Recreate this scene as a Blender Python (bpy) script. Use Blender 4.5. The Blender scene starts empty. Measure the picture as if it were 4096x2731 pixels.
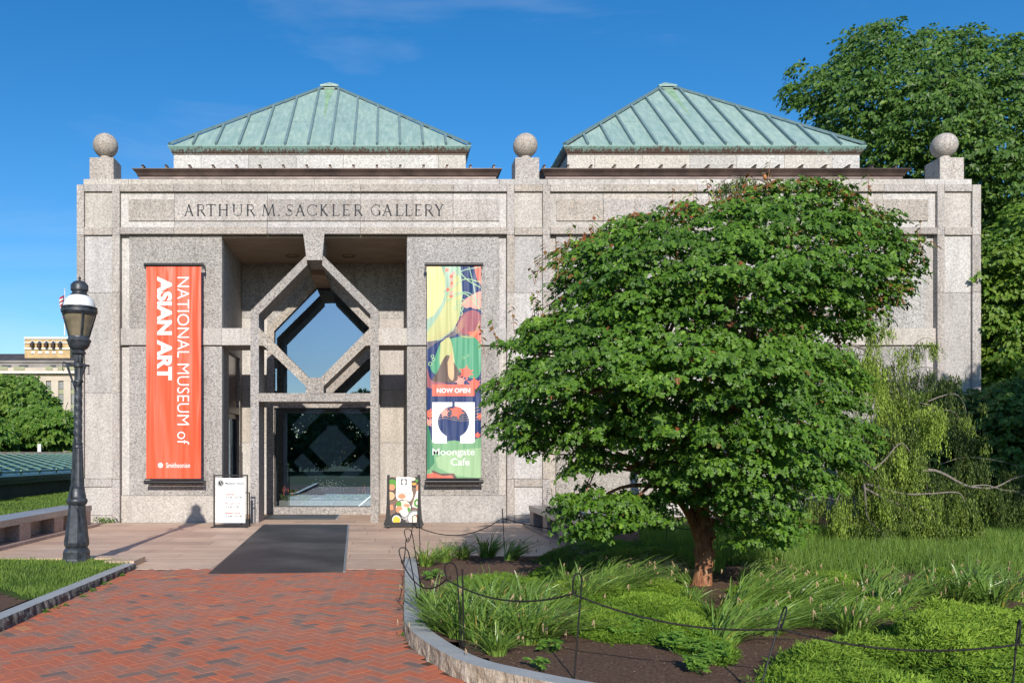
import bpy, bmesh, math, random
import numpy as np
from mathutils import Vector, Matrix, Quaternion, noise as mnoise
R = math.radians
random.seed(7); rng = np.random.default_rng(7)
scene = bpy.context.scene
COL = scene.collection

# ------------------------------------------------------------------ camera
FPX, CX, CY, EYE = 3350.0, 1552.0, 1815.0, 1.6      # focal length in photo pixels, principal point, eye height
cam_d = bpy.data.cameras.new('camera'); cam = bpy.data.objects.new('camera', cam_d); COL.objects.link(cam)
cam.location = (0, 0, EYE); cam.rotation_euler = (R(90), 0, 0)
cam_d.sensor_width = 36; cam_d.lens = FPX / 4096 * 36
cam_d.shift_x = (2048 - CX) / 4096; cam_d.shift_y = -(1365.5 - CY) / 4096
cam_d.clip_start = 0.1; cam_d.clip_end = 2000
scene.camera = cam

# ------------------------------------------------------------------ light
SUN_EL = 25.7
world = bpy.data.worlds.new('World'); scene.world = world; world.use_nodes = True
nt = world.node_tree; nt.nodes.clear()
sky = nt.nodes.new('ShaderNodeTexSky'); sky.sky_type = 'NISHITA'; sky.sun_disc = False
sky.sun_elevation = R(SUN_EL); sky.sun_rotation = R(180)
sky.air_density = 1.0; sky.dust_density = 0.3; sky.ozone_density = 4.0
hsv = nt.nodes.new('ShaderNodeHueSaturation'); hsv.inputs['Saturation'].default_value = 1.30; hsv.inputs['Value'].default_value = 0.88
bg = nt.nodes.new('ShaderNodeBackground'); bg.inputs['Strength'].default_value = 0.15
wo = nt.nodes.new('ShaderNodeOutputWorld')
# thin wisps of cirrus
tc = nt.nodes.new('ShaderNodeTexCoord'); mp = nt.nodes.new('ShaderNodeMapping'); mp.inputs['Scale'].default_value = (1.2, 1.0, 4.5)
mp.inputs['Rotation'].default_value = (0, R(35), 0)
nz = nt.nodes.new('ShaderNodeTexNoise'); nz.inputs['Scale'].default_value = 1.7; nz.inputs['Detail'].default_value = 6; nz.inputs['Roughness'].default_value = 0.55; nz.inputs['Distortion'].default_value = 0.6
rp = nt.nodes.new('ShaderNodeValToRGB'); rp.color_ramp.elements[0].position = 0.46; rp.color_ramp.elements[1].position = 0.80
rp.color_ramp.elements[0].color = (0, 0, 0, 1); rp.color_ramp.elements[1].color = (0.30, 0.30, 0.30, 1)
mx = nt.nodes.new('ShaderNodeMix'); mx.data_type = 'RGBA'; mx.inputs[7].default_value = (4.5, 4.9, 5.6, 1)
L = nt.links.new
L(sky.outputs[0], hsv.inputs['Color']); L(hsv.outputs[0], mx.inputs[6])
L(tc.outputs['Generated'], mp.inputs[0]); L(mp.outputs[0], nz.inputs['Vector']); L(nz.outputs['Fac'], rp.inputs[0]); L(rp.outputs[0], mx.inputs[0])
L(mx.outputs[2], bg.inputs[0]); L(bg.outputs[0], wo.inputs[0])
sd = bpy.data.lights.new('sun', 'SUN'); sd.energy = 4.4; sd.angle = R(0.53); sd.color = (1.0, 0.93, 0.83)
sun = bpy.data.objects.new('sun', sd); COL.objects.link(sun); sun.location = (-3, -20, 20)
sdir = Vector((-0.010, math.cos(R(SUN_EL)), -math.sin(R(SUN_EL))))
sun.rotation_euler = sdir.to_track_quat('-Z', 'Y').to_euler()
vs = scene.view_settings; vs.view_transform = 'Standard'; vs.look = 'None'; vs.exposure = 0.22; vs.gamma = 1.0; vs.use_curve_mapping = False
scene.render.engine = 'CYCLES'
scene.cycles.max_bounces = 8; scene.cycles.transparent_max_bounces = 8; scene.cycles.use_denoising = True
scene.cycles.caustics_reflective = False; scene.cycles.caustics_refractive = False
scene.cycles.sample_clamp_indirect = 6

# ------------------------------------------------------------------ helpers
def W(px, py, Y): return Vector(((px - CX) / FPX * Y, Y, EYE - (py - CY) / FPX * Y))
def GP(px, py, z=0.0):
    Y = FPX * (EYE - z) / (py - CY); return Vector(((px - CX) / FPX * Y, Y, z))

def tag(o, label=None, cat=None, group=None, kind=None):
    if label: o['label'] = label
    if cat: o['category'] = cat
    if group: o['group'] = group
    if kind: o['kind'] = kind
    return o
def empty(name, loc=(0, 0, 0), rz=0.0):
    o = bpy.data.objects.new(name, None); COL.objects.link(o); o.location = loc; o.rotation_euler = (0, 0, rz); o.empty_display_size = 0.2
    return o
def link(name, me, parent=None, mat=None):
    if mat is not None:
        for m in (mat if isinstance(mat, (list, tuple)) else [mat]): me.materials.append(m)
    o = bpy.data.objects.new(name, me); COL.objects.link(o)
    if parent: o.parent = parent
    return o
def np_mesh(name, V, F, smooth=False, tint=None, mi=None):
    """V (n,3) array; F (m,k) int array, all faces with k corners"""
    V = np.asarray(V, dtype=np.float32); F = np.asarray(F, dtype=np.int32)
    me = bpy.data.meshes.new(name)
    me.vertices.add(len(V)); me.vertices.foreach_set('co', V.ravel())
    k = F.shape[1]
    me.loops.add(F.size); me.loops.foreach_set('vertex_index', F.ravel())
    me.polygons.add(len(F)); me.polygons.foreach_set('loop_start', np.arange(0, F.size, k, dtype=np.int32))
    if mi is not None: me.polygons.foreach_set('material_index', np.asarray(mi, dtype=np.int32))
    me.polygons.foreach_set('use_smooth', np.full(len(F), bool(smooth)))
    if tint is not None:
        a = me.attributes.new('tint', 'FLOAT', 'POINT'); a.data.foreach_set('value', np.asarray(tint, dtype=np.float32))
    me.update(calc_edges=True); me.validate()
    return me
class MB:
    """collects polygons, then links them as one mesh object"""
    def __init__(s): s.v = []; s.f = []; s.m = []; s.cur = 0
    def add(s, vs, fs):
        b = len(s.v); s.v += [tuple(v) for v in vs]; s.f += [tuple(b + i for i in f) for f in fs]; s.m += [s.cur] * len(fs); return s
    def box(s, x0, x1, y0, y1, z0, z1):
        return s.add([(x0,y0,z0),(x1,y0,z0),(x1,y1,z0),(x0,y1,z0),(x0,y0,z1),(x1,y0,z1),(x1,y1,z1),(x0,y1,z1)],
                     [(0,3,2,1),(4,5,6,7),(0,1,5,4),(1,2,6,5),(2,3,7,6),(3,0,4,7)])
    def cbox(s, x0, x1, y0, y1, z0, z1, c=0.004):
        """box whose front (-y) face has a small chamfer"""
        return s.add([(x0+c,y0,z0+c),(x1-c,y0,z0+c),(x1-c,y0,z1-c),(x0+c,y0,z1-c),
                      (x0,y0+c,z0),(x1,y0+c,z0),(x1,y0+c,z1),(x0,y0+c,z1),
                      (x0,y1,z0),(x1,y1,z0),(x1,y1,z1),(x0,y1,z1)],
                     [(0,1,2,3),(4,5,1,0),(5,6,2,1),(6,7,3,2),(7,4,0,3),(8,9,5,4),(9,10,6,5),(10,11,7,6),(11,8,4,7),(9,8,11,10)])
    def prism_y(s, poly, y0, y1):
        """poly [(x,z)] counter-clockwise seen from the front (-y)"""
        n = len(poly)
        a = sum(poly[i][0]*poly[(i+1)%n][1]-poly[(i+1)%n][0]*poly[i][1] for i in range(n))
        if a < 0: poly = poly[::-1]
        vs = [(x, y0, z) for x, z in poly] + [(x, y1, z) for x, z in poly]
        fs = [tuple(range(n)), tuple(range(2*n-1, n-1, -1))] + [(i, i+n, (i+1)%n+n, (i+1)%n) for i in range(n)]
        return s.add(vs, fs)
    def prism_z(s, poly, z0, z1):
        n = len(poly)
        a = sum(poly[i][0]*poly[(i+1)%n][1]-poly[(i+1)%n][0]*poly[i][1] for i in range(n))
        if a < 0: poly = poly[::-1]
        vs = [(x, y, z0) for x, y in poly] + [(x, y, z1) for x, y in poly]
        fs = [tuple(range(n-1, -1, -1)), tuple(range(n, 2*n))] + [(i, (i+1)%n, (i+1)%n+n, i+n) for i in range(n)]
        return s.add(vs, fs)
    def lathe(s, prof, seg=24, c=(0, 0, 0), ang0=0.0, close=True):
        """prof [(r, z)] from bottom to top round the z axis"""
        vs = []; fs = []
        for r, z in prof:
            for i in range(seg):
                a = ang0 + 2*math.pi*i/seg; vs.append((c[0]+r*math.cos(a), c[1]+r*math.sin(a), c[2]+z))
        for j in range(len(prof)-1):
            for i in range(seg):
                i2 = (i+1) % seg; fs.append((j*seg+i, j*seg+i2, (j+1)*seg+i2, (j+1)*seg+i))
        if close:
            fs.append(tuple(range(seg-1, -1, -1))); t = (len(prof)-1)*seg; fs.append(tuple(range(t, t+seg)))
        return s.add(vs, fs)
    def tube(s, pts, rad, seg=6, caps=True):
        pts = [Vector(p) for p in pts]; n = len(pts)
        if not isinstance(rad, (list, tuple)): rad = [rad]*n
        vs = []; fs = []; up = None
        for i, p in enumerate(pts):
            t = (pts[min(i+1, n-1)] - pts[max(i-1, 0)]);
            if t.length < 1e-9: t = Vector((0, 0, 1))
            t.normalize()
            if up is None: up = t.orthogonal().normalized()
            else:
                up = up - t*up.dot(t)
                up = up.normalized() if up.length > 1e-6 else t.orthogonal().normalized()
            b = t.cross(up)
            for k in range(seg):
                a = 2*math.pi*k/seg; vs.append(p + (up*math.cos(a) + b*math.sin(a))*rad[i])
        for j in range(n-1):
            for k in range(seg):
                k2 = (k+1) % seg; fs.append((j*seg+k, j*seg+k2, (j+1)*seg+k2, (j+1)*seg+k))
        if caps:
            fs.append(tuple(range(seg-1, -1, -1))); t = (n-1)*seg; fs.append(tuple(range(t, t+seg)))
        return s.add(vs, fs)
    def mesh(s, name, smooth=False):
        me = bpy.data.meshes.new(name); me.from_pydata(s.v, [], s.f)
        if any(s.m): me.polygons.foreach_set('material_index', s.m)
        if smooth:
            me.polygons.foreach_set('use_smooth', [True]*len(me.polygons))
            try: me.set_sharp_from_angle(angle=R(38))
            except Exception: pass
        me.update(); return me
    def build(s, name, mat, parent=None, smooth=False):
        return link(name, s.mesh(name, smooth), parent, mat)

def curve_pts(P, n=8):
    """Catmull-Rom through the points"""
    P = [Vector(p) for p in P]; Q = [P[0]*2-P[1]] + P + [P[-1]*2-P[-2]]; out = []
    for i in range(1, len(Q)-2):
        for k in range(n):
            t = k/n; a, b, c, d = Q[i-1], Q[i], Q[i+1], Q[i+2]
            out.append(0.5*((2*b) + (c-a)*t + (2*a-5*b+4*c-d)*t*t + (3*b-a-3*c+d)*t**3))
    out.append(P[-1]); return out

# ------------------------------------------------------------------ materials
class NT:
    def __init__(s, name):
        s.mat = bpy.data.materials.new(name); s.mat.use_nodes = True; s.t = s.mat.node_tree; s.n = s.t.nodes; s.p = s.n['Principled BSDF']; s.out = s.n['Material Output']
    def new(s, t, **kw):
        o = s.n.new(t)
        for k, v in kw.items(): setattr(o, k, v)
        return o
    def link(s, a, b): s.t.links.new(a, b)
    def noise(s, scale, detail=3, rough=0.5, vec=None, sc=None):
        o = s.new('ShaderNodeTexNoise'); o.inputs['Scale'].default_value = scale; o.inputs['Detail'].default_value = detail; o.inputs['Roughness'].default_value = rough
        if sc is not None:
            m = s.new('ShaderNodeMapping'); m.inputs['Scale'].default_value = sc; s.link(s.obj(), m.inputs[0]); s.link(m.outputs[0], o.inputs['Vector'])
        else: s.link(vec or s.obj(), o.inputs['Vector'])
        return o.outputs['Fac']
    def obj(s):
        if not hasattr(s, '_tc'): s._tc = s.new('ShaderNodeTexCoord')
        return s._tc.outputs['Object']
    def ramp(s, fac, stops, interp='LINEAR'):
        o = s.new('ShaderNodeValToRGB'); e = o.color_ramp; e.interpolation = interp
        while len(e.elements) < len(stops): e.elements.new(0.5)
        for el, (p, c) in zip(e.elements, stops): el.position = p; el.color = (*c, 1) if len(c) == 3 else c
        s.link(fac, o.inputs[0]); return o.outputs[0]
    def mix(s, fac, a, b, mode='MIX'):
        o = s.new('ShaderNodeMix', data_type='RGBA', blend_type=mode)
        for sock, v in ((o.inputs[0], fac), (o.inputs[6], a), (o.inputs[7], b)):
            if isinstance(v, (int, float)): sock.default_value = v
            elif isinstance(v, tuple): sock.default_value = (*v, 1)
            else: s.link(v, sock)
        return o.outputs[2]
    def math(s, op, a, b=0.0):
        o = s.new('ShaderNodeMath', operation=op)
        for sock, v in ((o.inputs[0], a), (o.inputs[1], b)):
            if isinstance(v, (int, float)): sock.default_value = v
            else: s.link(v, sock)
        return o.outputs[0]
    def bump(s, h, strength=0.3, dist=0.01):
        o = s.new('ShaderNodeBump'); o.inputs['Strength'].default_value = strength; o.inputs['Distance'].default_value = dist
        s.link(h, o.inputs['Height']); s.link(o.outputs[0], s.p.inputs['Normal']); return o
    def base(s, c):
        if isinstance(c, tuple): s.p.inputs['Base Color'].default_value = (*c, 1)
        else: s.link(c, s.p.inputs['Base Color'])
    def set(s, rough=0.7, spec=0.4, metal=0.0):
        s.p.inputs['Roughness'].default_value = rough; s.p.inputs['Specular IOR Level'].default_value = spec; s.p.inputs['Metallic'].default_value = metal
    def rand(s):
        return s.new('ShaderNodeObjectInfo').outputs['Random']

def simple(name, c, rough=0.6, spec=0.4, metal=0.0, var=0.12, scale=8.0, bump=0.0):
    m = NT(name); f = m.noise(scale, 4)
    d = tuple(max(0, x*(1-var*1.6)) for x in c); l = tuple(min(1, x*(1+var*1.6)) for x in c)
    m.base(m.ramp(f, [(0.3, d), (0.7, l)])); m.set(rough, spec, metal)
    if bump: m.bump(f, bump, 0.01)
    return m.mat

def granite(name, tone, dark=0.16, contrast=1.0, pink=0.0, scale=46.0, var=0.15, rough=0.75, grime=0.0):
    """coarse grained granite: pale feldspar, pink grains, black flecks"""
    m = NT(name)
    v = m.new('ShaderNodeTexVoronoi'); v.inputs['Scale'].default_value = scale; m.link(m.obj(), v.inputs['Vector'])
    sp = m.new('ShaderNodeSeparateColor'); m.link(v.outputs['Color'], sp.inputs[0])
    t = tone; hi = tuple(min(0.9, x*(1+0.42*contrast)) for x in t); lo = tuple(x*(1-0.45*contrast) for x in t); bk = tuple(x*(1-0.80*contrast) for x in t)
    pk = (min(0.9, t[0]*1.12), t[1]*0.98, t[2]*0.90)
    grain = m.ramp(sp.outputs[0], [(0.0, bk), (dark*0.8, lo), (dark*1.8, t), (0.60, pk if pink else t), (0.75, t), (0.95, hi)])
    f = m.noise(scale*0.35, 2, 0.6)
    grain = m.mix(1.0, grain, m.ramp(f, [(0.35, (0.80, 0.80, 0.81)), (0.65, (1.14, 1.14, 1.13))]), 'MULTIPLY')
    big = m.noise(0.9, 3, 0.6)
    grain = m.mix(1.0, grain, m.ramp(big, [(0.3, (1-var*0.6,)*3), (0.7, (1+var*0.5, 1+var*0.5, 1+var*0.5))]), 'MULTIPLY')
    rnd = m.rand()
    grain = m.mix(1.0, grain, m.ramp(rnd, [(0.0, (1-var, 1-var, 1-var*0.8)), (0.35, (1+var*0.2, 1-var*0.1, 1-var*0.5)), (0.7, (1, 1, 1+var*0.3)), (1.0, (1+var, 1+var, 1+var))]), 'MULTIPLY')
    if grime:
        g = m.noise(2.2, 6, 0.75, sc=(2.2, 2.2, 0.3))
        grain = m.mix(m.math('MULTIPLY', m.ramp(g, [(0.47, (0, 0, 0)), (0.70, (1, 1, 1))]), grime*1.5), grain, m.mix(1.0, grain, (0.45, 0.42, 0.38), 'MULTIPLY'))
    m.base(grain); m.set(rough, 0.35)
    m.bump(f, 0.25, 0.008)
    return m.mat

M = {}
M['gr_light'] = granite('smooth pale granite', (0.475, 0.450, 0.422), 0.12, 0.40, 0, scale=66, grime=0.25)
M['gr_mid']   = granite('granite', (0.408, 0.384, 0.355), 0.18, 0.60, 1, scale=56, grime=0.3)
M['gr_rough'] = granite('flamed granite', (0.378, 0.360, 0.340), 0.20, 0.70, 0, scale=52, grime=0.3)
M['gr_frame'] = granite('portal granite', (0.362, 0.344, 0.320), 0.22, 0.75, 1, scale=52)
M['gr_drum']  = granite('pale wall granite', (0.485, 0.470, 0.440), 0.12, 0.45, 0, scale=52)
M['gr_bench'] = granite('bench granite', (0.36, 0.285, 0.25), 0.2, 0.5, 1, scale=60, rough=0.5)
M['gr_bencht'] = granite('polished bench granite', (0.34, 0.30, 0.27), 0.2, 0.5, 1, scale=60, rough=0.3)
M['gr_body']  = granite('wall core granite', (0.42, 0.40, 0.38), 0.18, 0.8, 1)

def paver_mat():
    m = NT('pink granite paver'); f = m.noise(90, 2); b = m.noise(1.1, 4, 0.6); st = m.noise(3, 4, 0.6, sc=(1, 6, 1))
    c = m.ramp(m.rand(), [(0, (0.50, 0.350, 0.262)), (0.5, (0.58, 0.415, 0.305)), (1, (0.64, 0.470, 0.345))])
    c = m.mix(1, c, m.ramp(f, [(0.3, (0.82,)*3), (0.7, (1.16,)*3)]), 'MULTIPLY')
    c = m.mix(1, c, m.ramp(b, [(0.3, (0.85, 0.84, 0.86)), (0.7, (1.10, 1.10, 1.08))]), 'MULTIPLY')
    c = m.mix(1, c, m.ramp(st, [(0.3, (0.93,)*3), (0.7, (1.05,)*3)]), 'MULTIPLY')
    m.base(c); m.set(0.7, 0.35); m.bump(f, 0.15, 0.004); return m.mat
M['paver'] = paver_mat()
def brick_mat():
    m = NT('clay brick'); a = m.new('ShaderNodeAttribute', attribute_name='tint')
    c = m.ramp(a.outputs['Fac'], [(0, (0.19, 0.135, 0.115)), (0.12, (0.27, 0.165, 0.125)), (0.30, (0.37, 0.180, 0.125)), (0.46, (0.43, 0.165, 0.105)), (0.62, (0.47, 0.152, 0.084)), (0.82, (0.52, 0.148, 0.075)), (0.97, (0.60, 0.18, 0.085)), (1.0, (0.50, 0.26, 0.12))])
    f = m.noise(130, 3); b = m.noise(1.3, 4, 0.6); b2 = m.noise(9, 4, 0.7)
    c = m.mix(1, c, m.ramp(f, [(0.3, (0.80,)*3), (0.7, (1.18,)*3)]), 'MULTIPLY')
    c = m.mix(m.math('MULTIPLY', m.ramp(b, [(0.42, (0,)*3), (0.70, (1,)*3)]), 0.40), c, (0.34, 0.235, 0.18))
    c = m.mix(1, c, m.ramp(b2, [(0.3, (0.88,)*3), (0.7, (1.1,)*3)]), 'MULTIPLY')
    m.base(c); m.set(0.8, 0.3); m.bump(f, 0.3, 0.003); return m.mat
M['brick'] = brick_mat()
M['joint'] = simple('sandy joint', (0.11, 0.06, 0.042), 0.95, 0.1, var=0.25, scale=30)
M['gjoint'] = simple('paver joint', (0.13, 0.09, 0.07), 0.95, 0.1, var=0.2, scale=20)
def kerb_top():
    m = NT('grey kerb granite'); f = m.noise(120, 2); b = m.noise(4, 4, 0.65)
    c = m.ramp(f, [(0.3, (0.30, 0.315, 0.32)), (0.7, (0.46, 0.47, 0.465))]); c = m.mix(1, c, m.ramp(b, [(0.3, (0.85,)*3), (0.7, (1.08,)*3)]), 'MULTIPLY')
    m.base(c); m.set(0.7, 0.3); m.bump(f, 0.2, 0.003); return m.mat
M['kerb'] = kerb_top()
def kerb_face(name, a, b, d):
    m = NT(name); f = m.noise(14, 6, 0.7, sc=(1, 1, 0.35)); g = m.noise(60, 3)
    c = m.ramp(f, [(0.33, a), (0.5, b), (0.68, d)]); c = m.mix(1, c, m.ramp(g, [(0.3, (0.75,)*3), (0.7, (1.2,)*3)]), 'MULTIPLY')
    m.base(c); m.set(0.85, 0.25); m.bump(f, 0.9, 0.03); return m.mat
M['kerb_face'] = kerb_face('split kerb face', (0.17, 0.14, 0.11), (0.42, 0.34, 0.25), (0.56, 0.50, 0.42))
M['kerb_dark'] = kerb_face('dark split kerb face', (0.05, 0.05, 0.05), (0.16, 0.155, 0.15), (0.33, 0.32, 0.31))
def mulch():
    m = NT('mulch'); f = m.noise(45, 5, 0.8); v = m.new('ShaderNodeTexVoronoi'); v.inputs['Scale'].default_value = 70; m.link(m.obj(), v.inputs['Vector'])
    sp = m.new('ShaderNodeSeparateColor'); m.link(v.outputs['Color'], sp.inputs[0])
    c = m.ramp(f, [(0.3, (0.075, 0.046, 0.033)), (0.6, (0.215, 0.135, 0.098)), (0.8, (0.36, 0.24, 0.18))])
    c = m.mix(m.ramp(sp.outputs[1], [(0.90, (0,)*3), (0.96, (0.7,)*3)]), c, (0.27, 0.19, 0.13))
    m.base(c); m.set(0.95, 0.1); m.bump(f, 1.0, 0.03); return m.mat
M['mulch'] = mulch()
def grass_ground():
    m = NT('turf'); f = m.noise(25, 4, 0.7); g = m.noise(0.8, 3)
    c = m.ramp(f, [(0.3, (0.030, 0.060, 0.012)), (0.7, (0.085, 0.135, 0.03))]); c = m.mix(1, c, m.ramp(g, [(0.3, (0.8,)*3), (0.7, (1.2, 1.15, 1.0))]), 'MULTIPLY')
    m.base(c); m.set(0.95, 0.1); m.bump(f, 1, 0.03); return m.mat
M['turf'] = grass_ground()
def leaf_mat(name, stops, trans=0.25, rough=0.45, spec=0.35, tcol=(1.25, 1.5, 0.6), big=1.0):
    m = NT(name); a = m.new('ShaderNodeAttribute', attribute_name='tint')
    c = m.ramp(a.outputs['Fac'], stops)
    n = m.noise(big, 3); c = m.mix(1, c, m.ramp(n, [(0.3, (0.85, 0.86, 0.85)), (0.7, (1.14, 1.12, 1.05))]), 'MULTIPLY')
    m.base(c); m.set(rough, spec)
    tr = m.new('ShaderNodeBsdfTranslucent'); m.link(m.mix(1, c, tcol, 'MULTIPLY'), tr.inputs[0])
    ms = m.new('ShaderNodeMixShader'); ms.inputs[0].default_value = trans
    m.link(m.p.outputs[0], ms.inputs[1]); m.link(tr.outputs[0], ms.inputs[2]); m.link(ms.outputs[0], m.out.inputs[0]); return m.mat
M['maple'] = leaf_mat('maple leaf', [(0, (0.040, 0.100, 0.012)), (0.4, (0.082, 0.180, 0.016)), (0.75, (0.140, 0.268, 0.026)), (0.90, (0.21, 0.36, 0.045)), (0.93, (0.19, 0.12, 0.03)), (1.0, (0.28, 0.075, 0.03))], rough=0.45, spec=0.35)
M['tree_leaf'] = leaf_mat('broad tree leaf', [(0, (0.038, 0.088, 0.016)), (0.5, (0.076, 0.158, 0.024)), (1, (0.16, 0.26, 0.045))], rough=0.45, spec=0.35)
M['hedge_leaf'] = leaf_mat('bright shrub leaf', [(0, (0.05, 0.12, 0.012)), (0.5, (0.085, 0.185, 0.02)), (1, (0.17, 0.26, 0.035))])
M['far_leaf'] = leaf_mat('far tree leaf', [(0, (0.055, 0.125, 0.022)), (0.5, (0.115, 0.225, 0.034)), (1, (0.23, 0.32, 0.06))], trans=0.3)
M['conifer'] = leaf_mat('weeping needle', [(0, (0.035, 0.060, 0.022)), (0.35, (0.085, 0.130, 0.032)), (0.6, (0.15, 0.205, 0.042)), (0.85, (0.25, 0.35, 0.055)), (1, (0.32, 0.43, 0.075))], rough=0.6, spec=0.2)
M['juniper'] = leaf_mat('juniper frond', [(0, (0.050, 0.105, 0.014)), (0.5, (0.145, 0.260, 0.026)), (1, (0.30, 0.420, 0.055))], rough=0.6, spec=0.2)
M['strap'] = leaf_mat('strap leaf', [(0, (0.090, 0.175, 0.034)), (0.5, (0.170, 0.290, 0.055)), (0.92, (0.29, 0.41, 0.085)), (1, (0.48, 0.40, 0.09))], rough=0.35, spec=0.5, trans=0.2)
M['grass'] = leaf_mat('grass blade', [(0, (0.07, 0.140, 0.024)), (0.5, (0.155, 0.262, 0.044)), (1, (0.36, 0.41, 0.11))], rough=0.5, spec=0.3)
M['geranium'] = leaf_mat('cut leaf', [(0, (0.06, 0.14, 0.02)), (0.5, (0.11, 0.23, 0.03)), (1, (0.19, 0.31, 0.05))])
M['withered'] = simple('withered petal', (0.42, 0.30, 0.18), 0.9, 0.1)
M['chip'] = simple('wood chip', (0.27, 0.18, 0.12), 0.9, 0.1, var=0.5, scale=9)
def bark(name, a, b, c3, sc=(6, 6, 1.5)):
    m = NT(name); f = m.noise(4, 6, 0.7, sc=sc); m.base(m.ramp(f, [(0.3, a), (0.5, b), (0.72, c3)])); m.set(0.7, 0.3); m.bump(f, 0.9, 0.03); return m.mat
M['bark_maple'] = bark('peeling cinnamon bark', (0.09, 0.032, 0.018), (0.32, 0.135, 0.068), (0.52, 0.29, 0.17))
M['bark'] = bark('grey brown bark', (0.03, 0.022, 0.018), (0.10, 0.075, 0.06), (0.20, 0.16, 0.13))
M['twig'] = bark('pale grey branch', (0.10, 0.085, 0.075), (0.25, 0.215, 0.19), (0.38, 0.34, 0.31), sc=(10, 10, 10))
M['iron'] = simple('black wrought iron', (0.018, 0.018, 0.020), 0.4, 0.5, 0.3, var=0.3, scale=30)
M['lamp_iron'] = simple('painted cast iron', (0.040, 0.046, 0.057), 0.42, 0.5, 0.1, var=0.35, scale=12, bump=0.1)
M['rope'] = simple('braided rope', (0.022, 0.020, 0.019), 0.8, 0.2, var=0.7, scale=90, bump=0.8)
M['white'] = simple('white enamel', (0.80, 0.80, 0.80), 0.3, 0.5, var=0.02)
M['paper'] = simple('white print', (0.80, 0.80, 0.80), 0.5, 0.3, var=0.01)
def frosted():
    m = NT('smoky lantern glass'); f = m.noise(9, 4); m.base(m.ramp(f, [(0.3, (0.20, 0.165, 0.11)), (0.7, (0.38, 0.32, 0.22))])); m.set(0.18, 0.6)
    m.p.inputs['Transmission Weight'].default_value = 0.35; return m.mat
M['lamp_glass'] = frosted()
def copper():
    m = NT('patina copper'); b = m.noise(1.2, 4, 0.6); s1 = m.noise(3, 5, 0.65, sc=(3.5, 1, 0.35)); s2 = m.noise(40, 3)
    c = m.ramp(s1, [(0.3, (0.195, 0.305, 0.285)), (0.52, (0.265, 0.375, 0.345)), (0.72, (0.350, 0.450, 0.405))])
    c = m.mix(1, c, m.ramp(b, [(0.3, (0.90, 0.93, 0.97)), (0.7, (1.06, 1.06, 1.02))]), 'MULTIPLY')
    c = m.mix(1, c, m.ramp(s2, [(0.3, (0.94,)*3), (0.7, (1.05,)*3)]), 'MULTIPLY')
    c = m.mix(1, c, m.ramp(m.rand(), [(0, (0.93, 0.95, 0.97)), (1, (1.07, 1.05, 1.03))]), 'MULTIPLY')
    m.base(c); m.set(0.55, 0.4); return m.mat
M['copper'] = copper()
M['batten'] = simple('blue grey batten copper', (0.145, 0.225, 0.240), 0.5, 0.4, var=0.08)
M['green_stain'] = simple('green stain', (0.21, 0.34, 0.22), 0.7, 0.3, var=0.12, scale=5)
M['brown_cu'] = simple('brown copper', (0.085, 0.056, 0.046), 0.45, 0.5, 0.2, var=0.3, scale=2.5)
M['brown_pale'] = simple('pale brown copper', (0.20, 0.145, 0.13), 0.5, 0.5, 0.1, var=0.2, scale=3)
def fascia():
    m = NT('streaked copper fascia'); s1 = m.noise(14, 5, 0.75, sc=(1.6, 1.6, 0.12)); big = m.noise(0.6, 3)
    g = m.new('ShaderNodeSeparateXYZ'); m.link(m.obj(), g.inputs[0])
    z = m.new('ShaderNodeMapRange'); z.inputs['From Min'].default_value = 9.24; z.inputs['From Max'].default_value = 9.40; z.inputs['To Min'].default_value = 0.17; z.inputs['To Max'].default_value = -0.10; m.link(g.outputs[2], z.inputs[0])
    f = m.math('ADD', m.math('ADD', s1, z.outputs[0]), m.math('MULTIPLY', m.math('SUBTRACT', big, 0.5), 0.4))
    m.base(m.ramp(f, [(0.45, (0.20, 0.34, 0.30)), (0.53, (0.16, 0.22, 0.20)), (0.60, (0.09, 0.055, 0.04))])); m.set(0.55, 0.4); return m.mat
M['fascia'] = fascia()
def soffit():
    m = NT('soffit concrete'); f = m.noise(1.5, 5, 0.65, sc=(1, 3, 1)); m.base(m.ramp(f, [(0.3, (0.30, 0.225, 0.16)), (0.7, (0.42, 0.33, 0.25))])); m.set(0.8, 0.2); return m.mat
M['soffit'] = soffit()
def glass():
    m = NT('reflective glass'); m.n.remove(m.p)
    tr = m.new('ShaderNodeBsdfTransparent'); tr.inputs[0].default_value = (0.80, 0.88, 0.90, 1)
    gl = m.new('ShaderNodeBsdfGlossy'); gl.inputs['Roughness'].default_value = 0.0; gl.inputs['Color'].default_value = (0.44, 0.62, 0.80, 1)
    fr = m.new('ShaderNodeLayerWeight'); fr.inputs['Blend'].default_value = 0.25
    f = m.math('ADD', m.math('MULTIPLY', fr.outputs['Fresnel'], 0.6), 0.40)
    ms = m.new('ShaderNodeMixShader'); m.link(f, ms.inputs[0]); m.link(tr.outputs[0], ms.inputs[1]); m.link(gl.outputs[0], ms.inputs[2]); m.link(ms.outputs[0], m.out.inputs[0]); return m.mat
M['glass'] = glass()
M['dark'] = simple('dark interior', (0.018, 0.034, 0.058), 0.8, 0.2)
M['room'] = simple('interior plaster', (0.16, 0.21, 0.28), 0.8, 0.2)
M['room_floor'] = simple('interior stone floor', (0.40, 0.39, 0.36), 0.5, 0.3)
M['metal_dark'] = simple('bronze door metal', (0.05, 0.045, 0.042), 0.4, 0.5, 0.6)
M['door_panel'] = simple('reflection tinted panel', (0.16, 0.10, 0.085), 0.25, 0.6, 0.0, var=0.2, scale=1.5)  # reddish base colour stands in for what the transom glass reflects
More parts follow.
